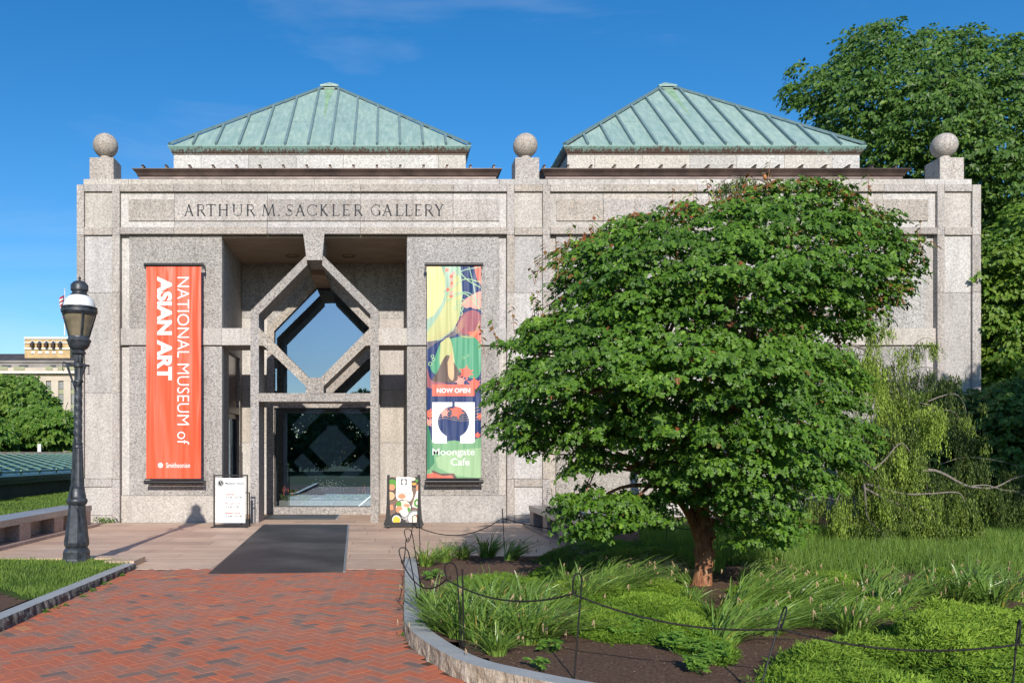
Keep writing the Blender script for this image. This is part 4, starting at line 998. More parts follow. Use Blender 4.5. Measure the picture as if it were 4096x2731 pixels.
P.multi('clock_hands', [[(ccx-.004, ccz-.004), (ccx+.004, ccz-.004), (ccx+.004, ccz+.040), (ccx-.004, ccz+.040)], [(ccx-.004, ccz-.002), (ccx+.028, ccz-.030), (ccx+.034, ccz-.024), (ccx+.003, ccz+.006)]], M['paper'])
P.text('lettering', 'Museum Hours', u(117), u(281), v(979), v(957), M['p_ink'], 0, .02)
for t, y0, mt, w in (('Galleries', 1074, 'p_red_ink', 196), ('10 A.M.–5:30 P.M.', 1102, 'p_ink', 266), ('Moongate Cafe', 1157, 'p_red_ink', 254), ('10 A.M.–4 P.M.', 1185, 'p_ink', 239), ('Museum Store', 1240, 'p_red_ink', 248), ('10 A.M.–5:30 P.M.', 1268, 'p_ink', 266)):
    P.text('lettering', t, u(116), u(w), v(y0), v(y0-15), M[mt], 0, 0.03 if mt == 'p_red_ink' else 0.022)

# ---- cafe sandwich board
YA = 18.10; sx = lambda px: (px-CX)/FPX*YA; sz = lambda py: EYE-(py-CY)/FPX*YA
loc = (sx(1615), YA, 0); ab = empty('cafe_sign', loc); tag(ab, 'rolling black sandwich board with cafe food poster right of the entrance', 'sign')
def A_(name, mb, mat, smooth=False): mb.v = [(x-loc[0], y-loc[1], z-loc[2]) for x, y, z in mb.v]; return mb.build(name, mat, ab, smooth)
q = lambda cx_, cy_: (sx(1500+cx_*.2792), sz(1880+cy_*.2790))
for side in (0, 1):
    pts = [(172, 70), (205, 70), (205, 300), (214, 520), (226, 745), (226, 800), (160, 812), (122, 780), (150, 690), (165, 500), (170, 300)]
    if side: pts = [(820-x+2, y) for x, y in pts]
    A_('side_frame', MB().prism_y([q(a, b) for a, b in pts], YA-.03, YA+.03), M['plastic'])
    A_('rear_leg', MB().prism_y([q(a+ (6 if not side else -6), b) for a, b in pts], YA+.20, YA+.24), M['plastic'])
wz = .045
for px_ in (190, 600):
    A_('wheel', MB().tube([(q(px_-14, 0)[0], YA-.05, wz), (q(px_+14, 0)[0], YA-.05, wz)], wz, 14), M['plastic'], True)
A_('crossbar', MB().box(q(222, 0)[0], q(640, 0)[0], YA-.02, YA+.25, .07, .13), M['plastic'])
A_('board', MB().box(q(207, 0)[0], q(634, 0)[0], YA-.018, YA-.004, q(0, 745)[1], q(0, 96)[1]), M['p_wood'])
P = Print(ab, YA-.0185, loc)
x0_, x1_, z0_, z1_ = q(207, 0)[0], q(634, 0)[0], q(0, 745)[1], q(0, 96)[1]
def cl(Pts): return [(min(max(a, x0_), x1_), min(max(b, z0_), z1_)) for a, b in Pts]
def disc(cx_, cy_, r_, mt, ry=None): P.poly('print', cl(circ(*q(cx_, cy_), r_*.2792/FPX*YA, (ry or r_)*.279/FPX*YA)), M['p_' + mt])
disc(240, 200, 95, 'bowl'); disc(245, 200, 74, 'greens'); disc(240, 245, 46, 'pinkfood')
disc(225, 362, 78, 'bowl'); disc(222, 366, 62, 'soup')
disc(420, 350, 125, 'platew'); disc(385, 372, 55, 'pinkfood', 36)
disc(590, 170, 85, 'bowl'); disc(560, 195, 36, 'orangefood', 20); disc(540, 125, 40, 'rice', 26); disc(600, 150, 22, 'greens')
disc(640, 250, 55, 'pinkfood'); 
P.poly('print', cl([q(596, 290), q(634, 290), q(634, 552), q(524, 520)]), M['p_platew']); disc(605, 468, 50, 'greens', 60); disc(605, 468, 22, 'platew', 28)
disc(405, 540, 122, 'bowl'); disc(405, 540, 108, 'platew'); disc(345, 485, 42, 'greens'); disc(425, 475, 50, 'rice'); disc(455, 505, 45, 'pinkfood', 25); disc(345, 560, 50, 'pinkfood'); disc(375, 600, 30, 'rice'); disc(465, 570, 44, 'greens'); disc(440, 545, 26, 'rice')
P.poly('print', cl([q(207, 495), q(255, 490), q(264, 560), q(207, 575)]), M['p_pinkfood'])
disc(320, 720, 115, 'bowl'); disc(308, 705, 62, 'platew'); disc(308, 712, 52, 'yellowfood')
disc(560, 690, 120, 'grey_ink'); disc(575, 690, 100, 'platew'); disc(620, 670, 44, 'pinkfood'); disc(560, 690, 40, 'rice')
P.poly('print', [q(303, 98), q(523, 98), q(523, 300), q(303, 300)], M['paper'])
P.poly('print', [q(373, 125), q(455, 125), q(455, 207), q(373, 207)], M['p_ink'])
disc(414, 166, 32, 'platew'); P.poly('print', [q(400, 180), q(428, 180), q(434, 207), q(394, 207)], M['p_platew']); P.poly('print', [q(411, 124), q(417, 124), q(417, 140), q(411, 140)], M['p_platew'])
disc(421, 606, 57, 'platew')
P.text('lettering', 'Moongate', *[q(a, 0)[0] for a in (373, 456)], q(0, 235)[1], q(0, 220)[1], M['p_grey_ink'])
P.text('lettering', 'Cafe', *[q(a, 0)[0] for a in (410, 446)], q(0, 252)[1], q(0, 241)[1], M['p_pinkfood'])
P.text('lettering', 'Open daily 10AM - 4PM', *[q(a, 0)[0] for a in (318, 518)], q(0, 340)[1], q(0, 318)[1], M['p_grey_ink'])
P.text('lettering', 'PREORDER', *[q(a, 0)[0] for a in (380, 470)], q(0, 685)[1], q(0, 671)[1], M['paper'], 0, .03)
P.text('lettering', 'HERE', *[q(a, 0)[0] for a in (404, 452)], q(0, 706)[1], q(0, 692)[1], M['paper'], 0, .03)

# ---- mats
a, b, c, d = GP(839, 2295), GP(1372, 2288), GP(1391, 2098), GP(1059, 2098)
mc = (a+b+c+d)/4; mt_ = empty('entrance_mat', (mc.x, mc.y, 0)); tag(mt_, 'long black ribbed rubber mat leading from the brick path to the door', 'mat')
def flat(P, z0, z1, par, name, mat, o): return MB().prism_z([(p.x-o.x, p.y-o.y) for p in P], z0, z1).build(name, mat, par)
flat([a, b, c, d], .002, .011, mt_, 'mat_surface', M['mat'], mc)
e = (b-c).normalized(); n = Vector((-e.y, e.x, 0)) * .035
flat([b, b+n, c+n, c], .002, .012, mt_, 'edge_strip', M['steel'], mc)
n2 = Vector((e.y, -e.x, 0))*.02; ad = (d-a).normalized(); n3 = Vector((-ad.y, ad.x, 0))*.025
flat([a, d, d+n3, a+n3], .002, .008, mt_, 'edge_strip', M['plastic'], mc)
im = empty('threshold_mat', (-2, 21, 0)); tag(im, 'short black mat inside the porch behind the stone portal', 'mat')
MB().prism_z([(-.98-.1, -.55), (.72, -.55), (.72, 1.08), (-1.08, 1.08)], .002, .010).build('mat_surface', M['mat'], im)
MB().box(.72, .755, -.55, 1.08, .002, .011).build('edge_strip', M['steel'], im)

# ---- granite benches
def bench(label, xf, xb, name='granite_bench'):
    """front face at xf, back at xb; runs along y"""
    s = 1 if xb > xf else -1; r = empty(name, (xf, 15.2, 0)); tag(r, label, 'bench', 'granite benches beside the terrace')
    def Q(nm, mb, mat): mb.v = [(x-xf, y-15.2, z) for x, y, z in mb.v]; return mb.build(nm, mat, r)
    for y0, y1 in ((12.9, 14.4), (14.405, 16.45), (16.455, 18.38)) if xf > 0 else ((11.0, 12.7), (12.705, 14.4), (14.405, 16.45), (16.455, 18.38)):
        x0, x1 = sorted((xf, xb)); Q('seat', MB().box(x0, x1, y0, y1, .36, .475), M['gr_bencht'])
    for k in range(4 if xf > 0 else 5):
        yb = 17.95 - 1.545*k; x0, x1 = sorted((xf+s*.02, xb-s*.04)); Q('block', MB().box(x0, x1, yb-.04, yb+.42, .06, .358), M['gr_bench'])
    x0, x1 = sorted((xf+s*.28, xf+s*.36)); Q('back_panel', MB().box(x0, x1, 13.3 if xf > 0 else 11.0, 17.9, .06, .356), M['gr_bench'])
    x0, x1 = sorted((xf-s*.10, xb)); Q('plinth', MB().box(x0, x1, 12.5 if xf > 0 else 10.4, 18.6, -.04, .058), M['gr_bench'])
    return r
bench('low brown granite bench on blocks along the left lawn edge', -6.50, -7.12)
bench('low brown granite bench on blocks right of the terrace partly behind the maple', 3.09, 3.62)

# ---- street lamp
lp = empty('street_lamp', (-4.45, 11.96, .01)); tag(lp, 'black cast iron street lamp with white domed lantern on the left lawn', 'street lamp')
lp.rotation_euler = (0, R(.65), 0)
S = 11.96/FPX
def pz(py): return (2262-py)*S
def LP(name, prof, mat, seg=28, ang0=0.0, par=None, smooth=True): return MB().lathe([(max(.0008, r*S), pz(py)) for r, py in prof], seg, ang0=ang0).build(name, mat, par or lp, smooth)
LI = M['lamp_iron']
LP('plinth', [(53, 2266), (53, 2238), (51, 2232), (51, 2206), (46, 2196), (41, 2190)], LI, 8, R(22.5), smooth=False)
LP('base', [(40, 2192), (47, 2180), (48, 2168), (44, 2140), (38, 2090), (34, 2050), (32, 2020), (33, 2018)], LI, 8, R(22.5), smooth=False)
LP('base_moulding', [(33, 2020), (36, 2016), (40, 2008), (40, 2000), (37, 1994), (34, 1992), (35, 1984), (33, 1980), (32, 1972), (29, 1966), (30, 1960), (28, 1955), (29, 1950), (26, 1946)], LI)
# fluted shafts
def fluted(name, r0, y0, r1, y1, n=10, depth=.07, twist=0, par=None):
    seg = n*4; rows = 2 if not twist else 60; vs = []; fs = []
    for j in range(rows):
        t = j/(rows-1); rr = r0+(r1-r0)*t
        for i in range(seg):
            a_ = 2*math.pi*i/seg; d_ = 1 - depth*(0.5+0.5*math.cos(n*a_ + twist*t)) if not twist else 1 - depth*abs(math.sin((n*a_ + twist*t)/2))
            vs.append((rr*S*d_*math.cos(a_), rr*S*d_*math.sin(a_), pz(y0+(y1-y0)*t)))
    for j in range(rows-1):
        for i in range(seg): i2 = (i+1) % seg; fs.append((j*seg+i, j*seg+i2, (j+1)*seg+i2, (j+1)*seg+i))
    x = MB(); x.v = vs; x.f = fs; x.m = [0]*len(fs); return x.build(name, LI, par or lp, True)
fluted('lower_shaft', 26, 1947, 19, 1792, 10, .12)
LP('shaft_ring', [(18, 1794), (21, 1791), (19, 1787), (18, 1779), (21, 1774), (18, 1770)], LI)
fluted('twisted_shaft', 18, 1772, 16, 1530, 5, .16, 46)
LP('shaft_ring', [(15, 1533), (19, 1529), (19, 1525), (16, 1521)], LI)
fluted('upper_shaft', 16, 1522, 16, 1470, 10, .10)
LP('bracket_collar', [(17, 1472), (20, 1469), (20, 1455), (17, 1452)], LI)
fluted('neck', 17, 1453, 20, 1420, 12, .12)
LP('lantern_collar', [(20, 1421), (27, 1416), (28, 1411), (22, 1405), (21, 1403), (34, 1394), (40, 1384), (43, 1374), (44, 1371), (47, 1367), (47, 1362), (41, 1356), (40, 1348)], LI)
LP('lantern_glass', [(36, 1349), (60, 1260)], M['lamp_glass'])
for k in range(4):
    a_ = R(45+90*k - 12); rb = MB(); rb.tube([(37.5*S*math.cos(a_), 37.5*S*math.sin(a_), pz(1350)), (50*S*math.cos(a_), 50*S*math.sin(a_), pz(1305)), (63*S*math.cos(a_), 63*S*math.sin(a_), pz(1258))], .016, 6)
    for j in range(9): t = j/8; rr = 39+24*t; rb.lathe([(.001, -.012), (.012, 0), (.001, .012)], 6, (rr*S*math.cos(a_), rr*S*math.sin(a_), pz(1348-88*t)), close=False)
    rb.build('lantern_rib', LI, lp, True)
LP('bulb', [(6, 1350), (12, 1325), (13, 1310), (6, 1296), (.2, 1292)], M['white'])
LP('lantern_rim', [(64, 1262), (66, 1256), (70, 1252), (70, 1240), (66, 1238), (69, 1236), (69, 1231), (62, 1229)], LI)
LP('lantern_dome', [(62, 1231), (61, 1222), (57, 1208), (50, 1196), (40, 1187), (34, 1184)], M['white'], 40)
LP('chimney', [(37, 1188), (37, 1182), (30, 1177), (28, 1172), (29, 1168), (34, 1163), (34, 1142), (32, 1139), (29, 1138), (25, 1131), (17, 1127), (9, 1125)], LI)
LP('finial', [(5, 1126), (7, 1124), (3, 1122), (3, 1120), (6, 1117), (5, 1112), (2, 1109), (.3, 1106)], LI)
for sgn, drop, ylen in ((-1, 1560, 58), (1, 1545, 53)):
    br = MB(); X1 = sgn*ylen*S
    yo = -.05 if sgn < 0 else -.12
    br.tube([(sgn*.05, yo*.4, pz(1463)), (X1, yo, pz(1453 + (0 if sgn < 0 else 14)))], .016, 6).tube([(X1*.72, yo, pz(1462 + (0 if sgn < 0 else 6))), (sgn*.02, -.06, pz(drop))], [.020, .013], 6).tube([(sgn*.04, -.02, pz(1462)), (X1*.75, yo, pz(1466))], .018, 6)
    b = br.build('bracket', LI, lp)
    xh = X1; zt3 = pz(1453 + (0 if sgn < 0 else 14))
    MB().tube([(xh, yo, zt3), (xh, yo, zt3-.10), (xh+.008, yo, zt3-.118), (xh+.02*sgn*-1, yo, zt3-.115)], .006, 5).build('hook', M['iron'], b)
MB().tube(curve_pts([(-.10, -.12, pz(1612)), (-.13, -.12, pz(1640)), (-.12, -.12, pz(1690)), (-.02, -.11, pz(1740)), (-.01, -.12, pz(1800)), (-.02, -.12, pz(1900)), (-.03, -.13, pz(2000)), (.06, -.15, pz(2040)), (.09, -.16, pz(2110)), (.14, -.16, pz(2112))]), .0045, 5).build('cable', M['plastic'], lp)
MB().box(-.21, .21, -.21, .21, -.05, .03).build('foot_plate', simple('rusty iron', (.12, .06, .04), .8, .2, var=.5, scale=20), lp)

# ---- rope fence round the bed: crook stakes and the rope
def stake(foot, top, yaw, label, plan=.045, bz_=.115):
    """shepherd's crook: foot (x,y), top (x,y,z) of the bend; yaw of the bend plane"""
    f = Vector((foot[0], foot[1], bz_ - .08)); t = Vector(top); d = Vector((math.cos(yaw), math.sin(yaw), 0)); r_ = plan
    up = (t-f).normalized()
    pts = [f - t, (t - up*.10) + d*r_ - t]
    for k in range(9): a_ = math.pi*k/8; pts.append(d*r_*math.cos(a_) + up*(r_*math.sin(a_) - r_))
    pts += [-d*r_ - up*(r_+.05), -d*(r_-.008) - up*(r_+.085), -d*(r_-.03) - up*(r_+.085), -d*(r_-.034) - up*(r_+.06)]
    o = MB().tube(pts, .0055, 6).build('fence_stake', M['iron'], smooth=True); o.location = t
    tag(o, label, 'fence stake', 'crook stakes of the rope fence')
    return t - d*r_ - up*(r_+.085)
A_yaw = R(20)
S9 = stake((4.16, 12.5), (4.10, 12.5, .70), R(-10), 'crook stake behind the maple trunk, farthest from the path')
S4 = stake((1.65, 11.8), (1.61, 11.8, .83), R(80), 'narrow looking crook stake in the grass tuft at the back corner of the bed')
S3 = stake((.448, 11.45), (.365, 11.3, .775), R(15), 'crook stake in front of the cafe sandwich board')
S2 = stake((.385, 9.71), (.22, 9.6, .745), R(20), 'leaning crook stake second in the row over the path kerb')
S1 = stake((.315, 7.92), (.135, 7.8, .73), R(18), 'strongly leaning crook stake arching out over the path kerb')
S5 = stake((.575, 6.48), (.475, 6.44, .765), R(5), 'crook stake at the kerb bend beside a straight rod')
S6 = stake((1.22, 5.52), (1.245, 5.5, .817), R(40), 'upright crook stake in bare mulch right of the front leaf clump')
S7 = stake((2.20, 5.05), (2.40, 5.05, .68), R(75), 'crook stake leaning right in front of the bright juniper')
S8 = stake((3.50, 4.72), (3.545, 4.7, .67), R(60), 'crook stake at the right edge of the picture in the juniper')
o = MB().tube([(0, 0, 0), (-.015, 0, .67)], .007, 6).build('iron_rod', M['iron']); o.location = (.585, 6.43, .05); tag(o, 'straight rusty rod standing beside the crook stake at the kerb bend', 'rod')
rp_pts = []
nodes = [Vector((5.6, 13.2, .62)), S9, S4, S3, S2, S1, S5, S6, S7, S8, Vector((5.2, 4.6, .60))]
sags = [.14, .22, .22, .05, .16, .16, .12, .10, .10, .12]
sags = [.15, .16, .19, .10, .12, .15, .10, .08, .075, .10]
for i, (p, q_) in enumerate(zip(nodes, nodes[1:])):
    n = 14
    for k in range(n): t = k/n; rp_pts.append(p.lerp(q_, t) - Vector((0, 0, sags[i]*4*t*(1-t))))
rp_pts.append(nodes[-1])
o = MB().tube(rp_pts, .0062, 6).build('fence_rope', M['rope'], smooth=True); tag(o, 'dark braided rope slung in loops between the crook stakes', 'rope')
hk = MB(); c0 = Vector((0, 0, 0))
def spiral(cx_, cz_, r_, a0, a1, y=0, n=14, shrink=.6): return [(cx_ + r_*(1-shrink*k/n)*math.cos(R(a0+(a1-a0)*k/n)), y, cz_ + r_*(1-shrink*k/n)*math.sin(R(a0+(a1-a0)*k/n))) for k in range(n+1)]
hk.tube([(0, 0, -.48), (0, 0, .20)] + spiral(.06, .20, .06, 180, -120, shrink=.3), .006, 5).tube([(.115, 0, -.2), (.11, 0, .22)] + spiral(.05, .24, .06, 0, 200, shrink=.1), .005, 5).tube([(0, 0, -.02)] + spiral(-.05, .0, .05, 0, 260, shrink=.5), .005, 5).tube([(0, 0, .15)] + spiral(.035, .17, .035, 200, -160, shrink=.5), .005, 5)
o = hk.build('plant_hook', M['iron'], smooth=True); o.location = (3.55, 18.7, .55); tag(o, 'curled wrought iron hook stand behind the right granite bench', 'plant hook')

# ------------------------------------------------------------------ foliage tools
def unit(v): return v/np.maximum(np.linalg.norm(v, axis=-1, keepdims=True), 1e-9)
T_MAPLE = (np.array([(0, 0, 0), (.20, .02, .02), (.52, .22, -.05), (.16, .38, .03), (.30, .72, -.04), (0, 1, -.10), (-.30, .72, -.04), (-.16, .38, .03), (-.52, .22, -.05), (-.20, .02, .02)]), np.array([(0, 1, 3), (1, 2, 3), (0, 3, 5), (3, 4, 5), (0, 5, 7), (5, 6, 7), (0, 7, 9), (7, 8, 9)]))
T_LEAF = (np.array([(0, 0, 0), (.30, .45, .06), (0, 1, -.05), (-.30, .45, .06)]), np.array([(0, 1, 2), (0, 2, 3)]))
T_OVAL = (np.array([(0, 0, 0), (.26, .22, .05), (.30, .62, .03), (0, 1, -.06), (-.30, .62, .03), (-.26, .22, .05)]), np.array([(0, 1, 2), (0, 2, 3), (0, 3, 4), (0, 4, 5)]))
T_NEEDLE = (np.array([(0, 0, 0), (.5, .5, 0), (0, 1, 0), (-.5, .5, 0)]), np.array([(0, 1, 2), (0, 2, 3)]))
def leaf_mesh(name, P, N, T, S, tint, tmpl, mat, parent=None, wid=None):
    V, F = tmpl; P = np.asarray(P, float); N = unit(np.asarray(N, float)); T = np.asarray(T, float)
    T = unit(T - N*(T*N).sum(1, keepdims=True)); X = np.cross(T, N); S = np.asarray(S)[:, None, None]
    w = np.ones(len(P)) if wid is None else np.asarray(wid)
    v = P[:, None, :] + S*(V[None, :, 0:1]*w[:, None, None]*X[:, None, :] + V[None, :, 1:2]*T[:, None, :] + V[None, :, 2:3]*N[:, None, :])
    k = len(V); f = F[None] + (np.arange(len(P))*k)[:, None, None]
    me = np_mesh(name, v.reshape(-1, 3), f.reshape(-1, 3), tint=np.repeat(tint, k))
    return link(name, me, parent, mat)
def in_poly(P, poly):
    x, y = P[:, 0], P[:, 1]; ins = np.zeros(len(P), bool); n = len(poly)
    for i in range(n):
        x1, y1 = poly[i]; x2, y2 = poly[(i+1) % n]
        if y1 == y2: continue
        c = ((y1 > y) != (y2 > y)) & (x < (x2-x1)*(y-y1)/(y2-y1)+x1); ins ^= c
    return ins
def edge_dist(P, poly):
    d = np.full(len(P), 1e9); n = len(poly)
    for i in range(n):
        a = np.array(poly[i]); b = np.array(poly[(i+1) % n]); ab = b-a; t = np.clip(((P-a)@ab)/max(1e-9, ab@ab), 0, 1)
        d = np.minimum(d, np.linalg.norm(P-(a+t[:, None]*ab), axis=1))
    return d
def crown(name, poly, yc, thick, rim, R0, per, size, mat, parent, origin, tmpl=T_LEAF, seed=1, flat=0.35, up=0.5, droop=0.5, holes=(), tint_mu=0.45, tint_sd=0.2, red_top=None, sx=1.0, sz=.55, back=1, dens=1.0, yref=None, rmin=.35, mid=1, rough=.1, sub=.20, edge=.30, tuft=15):
    """crown that fills an outline (world x,z) with domed leaf sprays in depth; rim = distance at which it has full thickness"""
    g = np.random.default_rng(seed); q_ = []; poly = [tuple(p) for p in poly]
    for a_, b_ in zip(poly, poly[1:] + poly[:1]):
        L_ = math.hypot(b_[0]-a_[0], b_[1]-a_[1]); m_ = max(1, int(L_/(R0*.55)))
        for k in range(m_): q_.append((a_[0]+(b_[0]-a_[0])*k/m_ + g.normal(0, rough), a_[1]+(b_[1]-a_[1])*k/m_ + g.normal(0, rough)))
    poly = q_; A = np.array(poly); lo, hi = A.min(0), A.max(0); cen = []; rad = []; sg = []
    layers = [(-1, 1.0, .92), (-1, .85, .62)] + ([(1, 1.0, .95)] if back else []) + ([(1, .6, .3)] if mid else [])
    for sgn, dn, dep in layers:
        pts = []; q_ = g.uniform(lo, hi, (6000, 2)); q_ = q_[in_poly(q_, poly)]; d = edge_dist(q_, poly)
        for c, dd in zip(q_, d):
            rr = R0*np.clip(rmin + .75*dd/rim, rmin, 1.0)*g.uniform(.8, 1.2)
            if dd < rr*edge: continue
            if any(((c[0]-h[0])/h[2])**2 + ((c[1]-h[1])/h[3])**2 < 1 for h in holes): continue
            if pts:
                Q = np.array(pts); m = ((Q[:, 0]-c[0])/(sx*.85))**2 + ((Q[:, 1]-c[1])/(sz*.95))**2
                if (m < (np.minimum(Q[:, 2], rr)/dn)**2/dens).any(): continue
            pts.append((c[0], c[1], rr))
            t = min(1, dd/rim); half = thick*math.sqrt(1-(1-t)**2)
            y = yc + sgn*half*dep*(1 + .22*mnoise.noise(Vector((c[0]*.8/R0, sgn*3+dep, c[1]*1.3/R0)))) + g.normal(0, R0*.12)
            x_, z_ = c
            if yref: k = y/yref; x_, z_ = x_*k, EYE + (z_-EYE)*k
            cen.append((x_, y, z_)); rad.append(rr); sg.append(sgn)
    cen = np.array(cen); rad = np.array(rad); ncl = len(cen); cnt = np.maximum(12, (per*(rad/R0)**2).astype(int)); ci = np.repeat(np.arange(ncl), cnt); n = len(ci)
    midp = np.array([cen[:, 0].mean(), yc, cen[:, 2].mean()]); out = cen - midp; out[:, 1] *= 1.5; out[:, 2] *= .7; out = unit(out)
    a = g.uniform(0, 2*np.pi, n); u_ = np.sqrt(g.random(n)); R_ = rad[ci]
    # leaves gather on twigs: each spray is a set of small tufts
    nt_ = np.maximum(4, cnt//tuft); tid = (g.random(n)*nt_[ci]).astype(int); base_ = np.concatenate([[0], np.cumsum(nt_)[:-1]]); tid = base_[ci] + tid; NTt = nt_.sum()
    ta, tu, tz = g.uniform(0, 2*np.pi, NTt), np.sqrt(g.random(NTt)), g.normal(0, 1, NTt); a, u_, tz = ta[tid], tu[tid], tz[tid]
    sa, sr = g.uniform(0, 2*np.pi, n), np.sqrt(g.random(n))*R0*sub
    lob = 1 + .22*np.sin(a*3 + ci*1.7) + .13*np.sin(a*7 + ci*2.9)
    r = R_*u_*lob
    h = R_*flat
    off = np.stack([sx*r*np.cos(a), r*np.sin(a)*.85, h*(1-1.6*u_**2.4) + tz*h*.28 - .55*sr*sr/(R0*sub) + g.normal(0, 1, n)*h*.06], 1)
    off += np.stack([sr*np.cos(sa), sr*np.sin(sa), np.zeros(n)], 1)
    # sprays tip down towards the outside
    off[:, 2] -= .22*(off[:, 0]*out[ci][:, 0] + off[:, 1]*out[ci][:, 1])
    P = cen[ci] + off
    radial = np.stack([np.cos(a), np.sin(a), np.zeros(n)], 1)*u_[:, None]*.5 + np.stack([np.cos(sa), np.sin(sa), np.zeros(n)], 1)*.6
    N = out[ci]*.35 + np.array([0, -.22, up]) + radial*.65 + g.normal(0, .34, (n, 3))
    T = radial*.9 + out[ci]*.4 + np.array([0, 0, -droop]) + g.normal(0, .35, (n, 3))
    S = size*g.uniform(.65, 1.2, n); cl_t = np.repeat(g.normal(0, .08, ncl), cnt)
    tint = np.clip(g.normal(tint_mu, tint_sd, n) + cl_t, 0, .88 if red_top is not None else 1)
    if red_top is not None:
        top = red_top(P); tint = np.where(g.random(n) < top, g.uniform(.90, 1.0, n), tint)
    o = leaf_mesh(name, P - np.array(origin), N, T, S, tint, tmpl, mat, parent)
    print(name, 'sprays', ncl, 'leaves', n)
    return o, cen
def tree_wood(parent, origin, base, r0, fork_z, targets, mat, bark_name='trunk', rb=.035, seed=1, lean=(0, 0), seg=10):
    g = random.Random(seed); o = Vector(origin); b = Vector(base); f = Vector((b.x+lean[0], b.y+lean[1], fork_z)); mb = MB()
    n = 9; pts = []; rr = []
    for k in range(n):
        t = k/(n-1); pts.append(b.lerp(f, t) + Vector((.04*math.sin(3*t), 0, 0)) - o); rr.append(r0*(1.25 - .35*t if t > .12 else 1.6 - 2.9*t))
    mb.tube(pts, rr, seg)
    t_ = mb.build(bark_name, mat, parent, True)
    br = MB()
    for q_ in targets:
        q_ = Vector(q_); h = (q_ - f).length; s_ = f - Vector((0, 0, g.uniform(0, .25)*(fork_z-b.z)))
        m1 = s_.lerp(q_, .33) + Vector((g.uniform(-.1, .1)*h, g.uniform(-.1, .1)*h, .10*h)); m2 = s_.lerp(q_, .68) + Vector((g.uniform(-.08, .08)*h, g.uniform(-.08, .08)*h, .07*h))
        c_ = curve_pts([s_, m1, m2, q_], 4); k = len(c_); br.tube([p-o for p in c_], [r0*.42*(1-i/(k-1))**1.1 + rb*.25 for i in range(k)], 6, caps=False)
    br.build('limbs', mat, parent, True); return t_

# ---- the paperbark maple
Pm = [(1125,795),(1190,742),(1262,702),(1240,660)if False else (1290,665),(1280,600),(1300,560),(1350,530),(1420,500),(1500,478),(1570,470),(1640,452),(1690,440),(1780,415),(1850,398),(1930,410),(1965,470),(2060,490),(2050,530),(2100,545),(2090,600),(2075,660),(2015,700),(2000,745),(1940,800),(1975,850),(1945,905),(1985,985),(1930,1050),(1905,1115),(1840,1150),(1835,1225),(1760,1270),(1700,1245),(1650,1190),(1625,1150),(1565,1140),(1535,1190),(1480,1232),(1400,1252),(1325,1225),(1288,1165),(1340,1105),(1450,1092),(1500,1085),(1440,1035),(1420,1020),(1375,1110),(1335,1100),(1290,1075),(1330,1020),(1240,1065),(1195,1050),(1150,990),(1168,940),(1140,870),(1172,830)]
YM = 9.43
k_ = 4096/2352
mx_, mz_ = (2805-CX)/FPX*YM, .13
mo = (mx_, YM, mz_); mt = empty('maple_tree', mo); tag(mt, 'spreading maple with cinnamon peeling trunk and deep green lobed leaves in the bed', 'tree')
Pm = [(1590+(x-1590)*(1.035 if x < 1590 else 1.02), 850+(y-850)*(1.035 if y < 850 else 1.01) if not 1530 < x < 1660 else y-(10 if y < 600 else 0)) for x, y in Pm]
poly = [(W(x*k_, y*k_, YM-.9).x, W(x*k_, y*k_, YM-.9).z) for x, y in Pm]
holes = [(W(2500, 1365, YM-.9).x, W(2500, 1365, YM-.9).z, .22, .09), (W(3290, 1340, YM-.9).x, W(3290, 1340, YM-.9).z, .26, .10), (W(2450, 1800, YM-.9).x, W(2450, 1800, YM-.9).z, .24, .10), (W(2960, 1250, YM-.9).x, W(2960, 1270, YM-.9).z, .20, .16)]
zt_m = max(p[1] for p in poly)
def red(P):
    d = edge_dist(P[:, [0, 2]], poly); return np.where((P[:, 2] > 3.0) & (d < .22), .42*(1-d/.22), .004)
cr, cen = crown('crown', poly, YM, 2.0, 1.35, .52, 760, .056, M['maple'], mt, mo, T_MAPLE, seed=11, flat=.30, up=.62, droop=.75, holes=holes, tint_mu=.42, tint_sd=.2, red_top=red, sx=1.3, sz=.58, dens=.86, yref=YM-.9, rough=.05, sub=.22, edge=.50, tuft=18, rmin=.32)
# shoots standing up from the crown edge
g = np.random.default_rng(5); P_ = []; N_ = []; T_ = []; S_ = []; t_ = []; sh = MB()
top = [p for p in poly if p[1] > 2.35]
for i in range(75):
    a, b = random.choice(list(zip(poly[:24], poly[1:25]))); t = random.random(); x = a[0]+(b[0]-a[0])*t; z = a[1]+(b[1]-a[1])*t; y = YM - random.uniform(-.7, 1.1); l = random.uniform(.10, .26)
    p0 = Vector((x, y, z-.12)); p1 = Vector((x + random.uniform(-.08, .08), y, z - .02 + l)); sh.tube([p0-Vector(mo), p1-Vector(mo)], [.004, .002], 4, caps=False)
    for j in range(6):
        q_ = p0.lerp(p1, .4+.6*j/5); ang_ = random.uniform(0, 6.28); P_.append(q_ - Vector(mo)); N_.append((math.cos(ang_)*.5, math.sin(ang_)*.5-.3, .8)); T_.append((math.cos(ang_), math.sin(ang_), -.35)); S_.append(random.uniform(.06, .10)); t_.append(random.choice([.5, .6, .91, .95, .99, .94]))
leaf_mesh('shoot_leaves', P_, N_, T_, S_, np.array(t_), T_LEAF, M['maple'], mt, wid=[.8]*len(P_)); tag(sh.build('shoots', M['bark_maple'], mt), kind='stuff')
o_ = Vector(mo); f = Vector((mx_+.05, YM, 1.02))
tr = MB(); pts = []; rr = []
for k in range(13):
    t = k/12; pts.append(Vector((.035*math.sin(4*t), 0, -.06 + t*.98))); rr.append(.100*(1.30 - 2.2*t if t < .12 else 1.03-.16*t) + .020*max(0, t-.7)/.3)
seg = 22; vs = []; fs = []
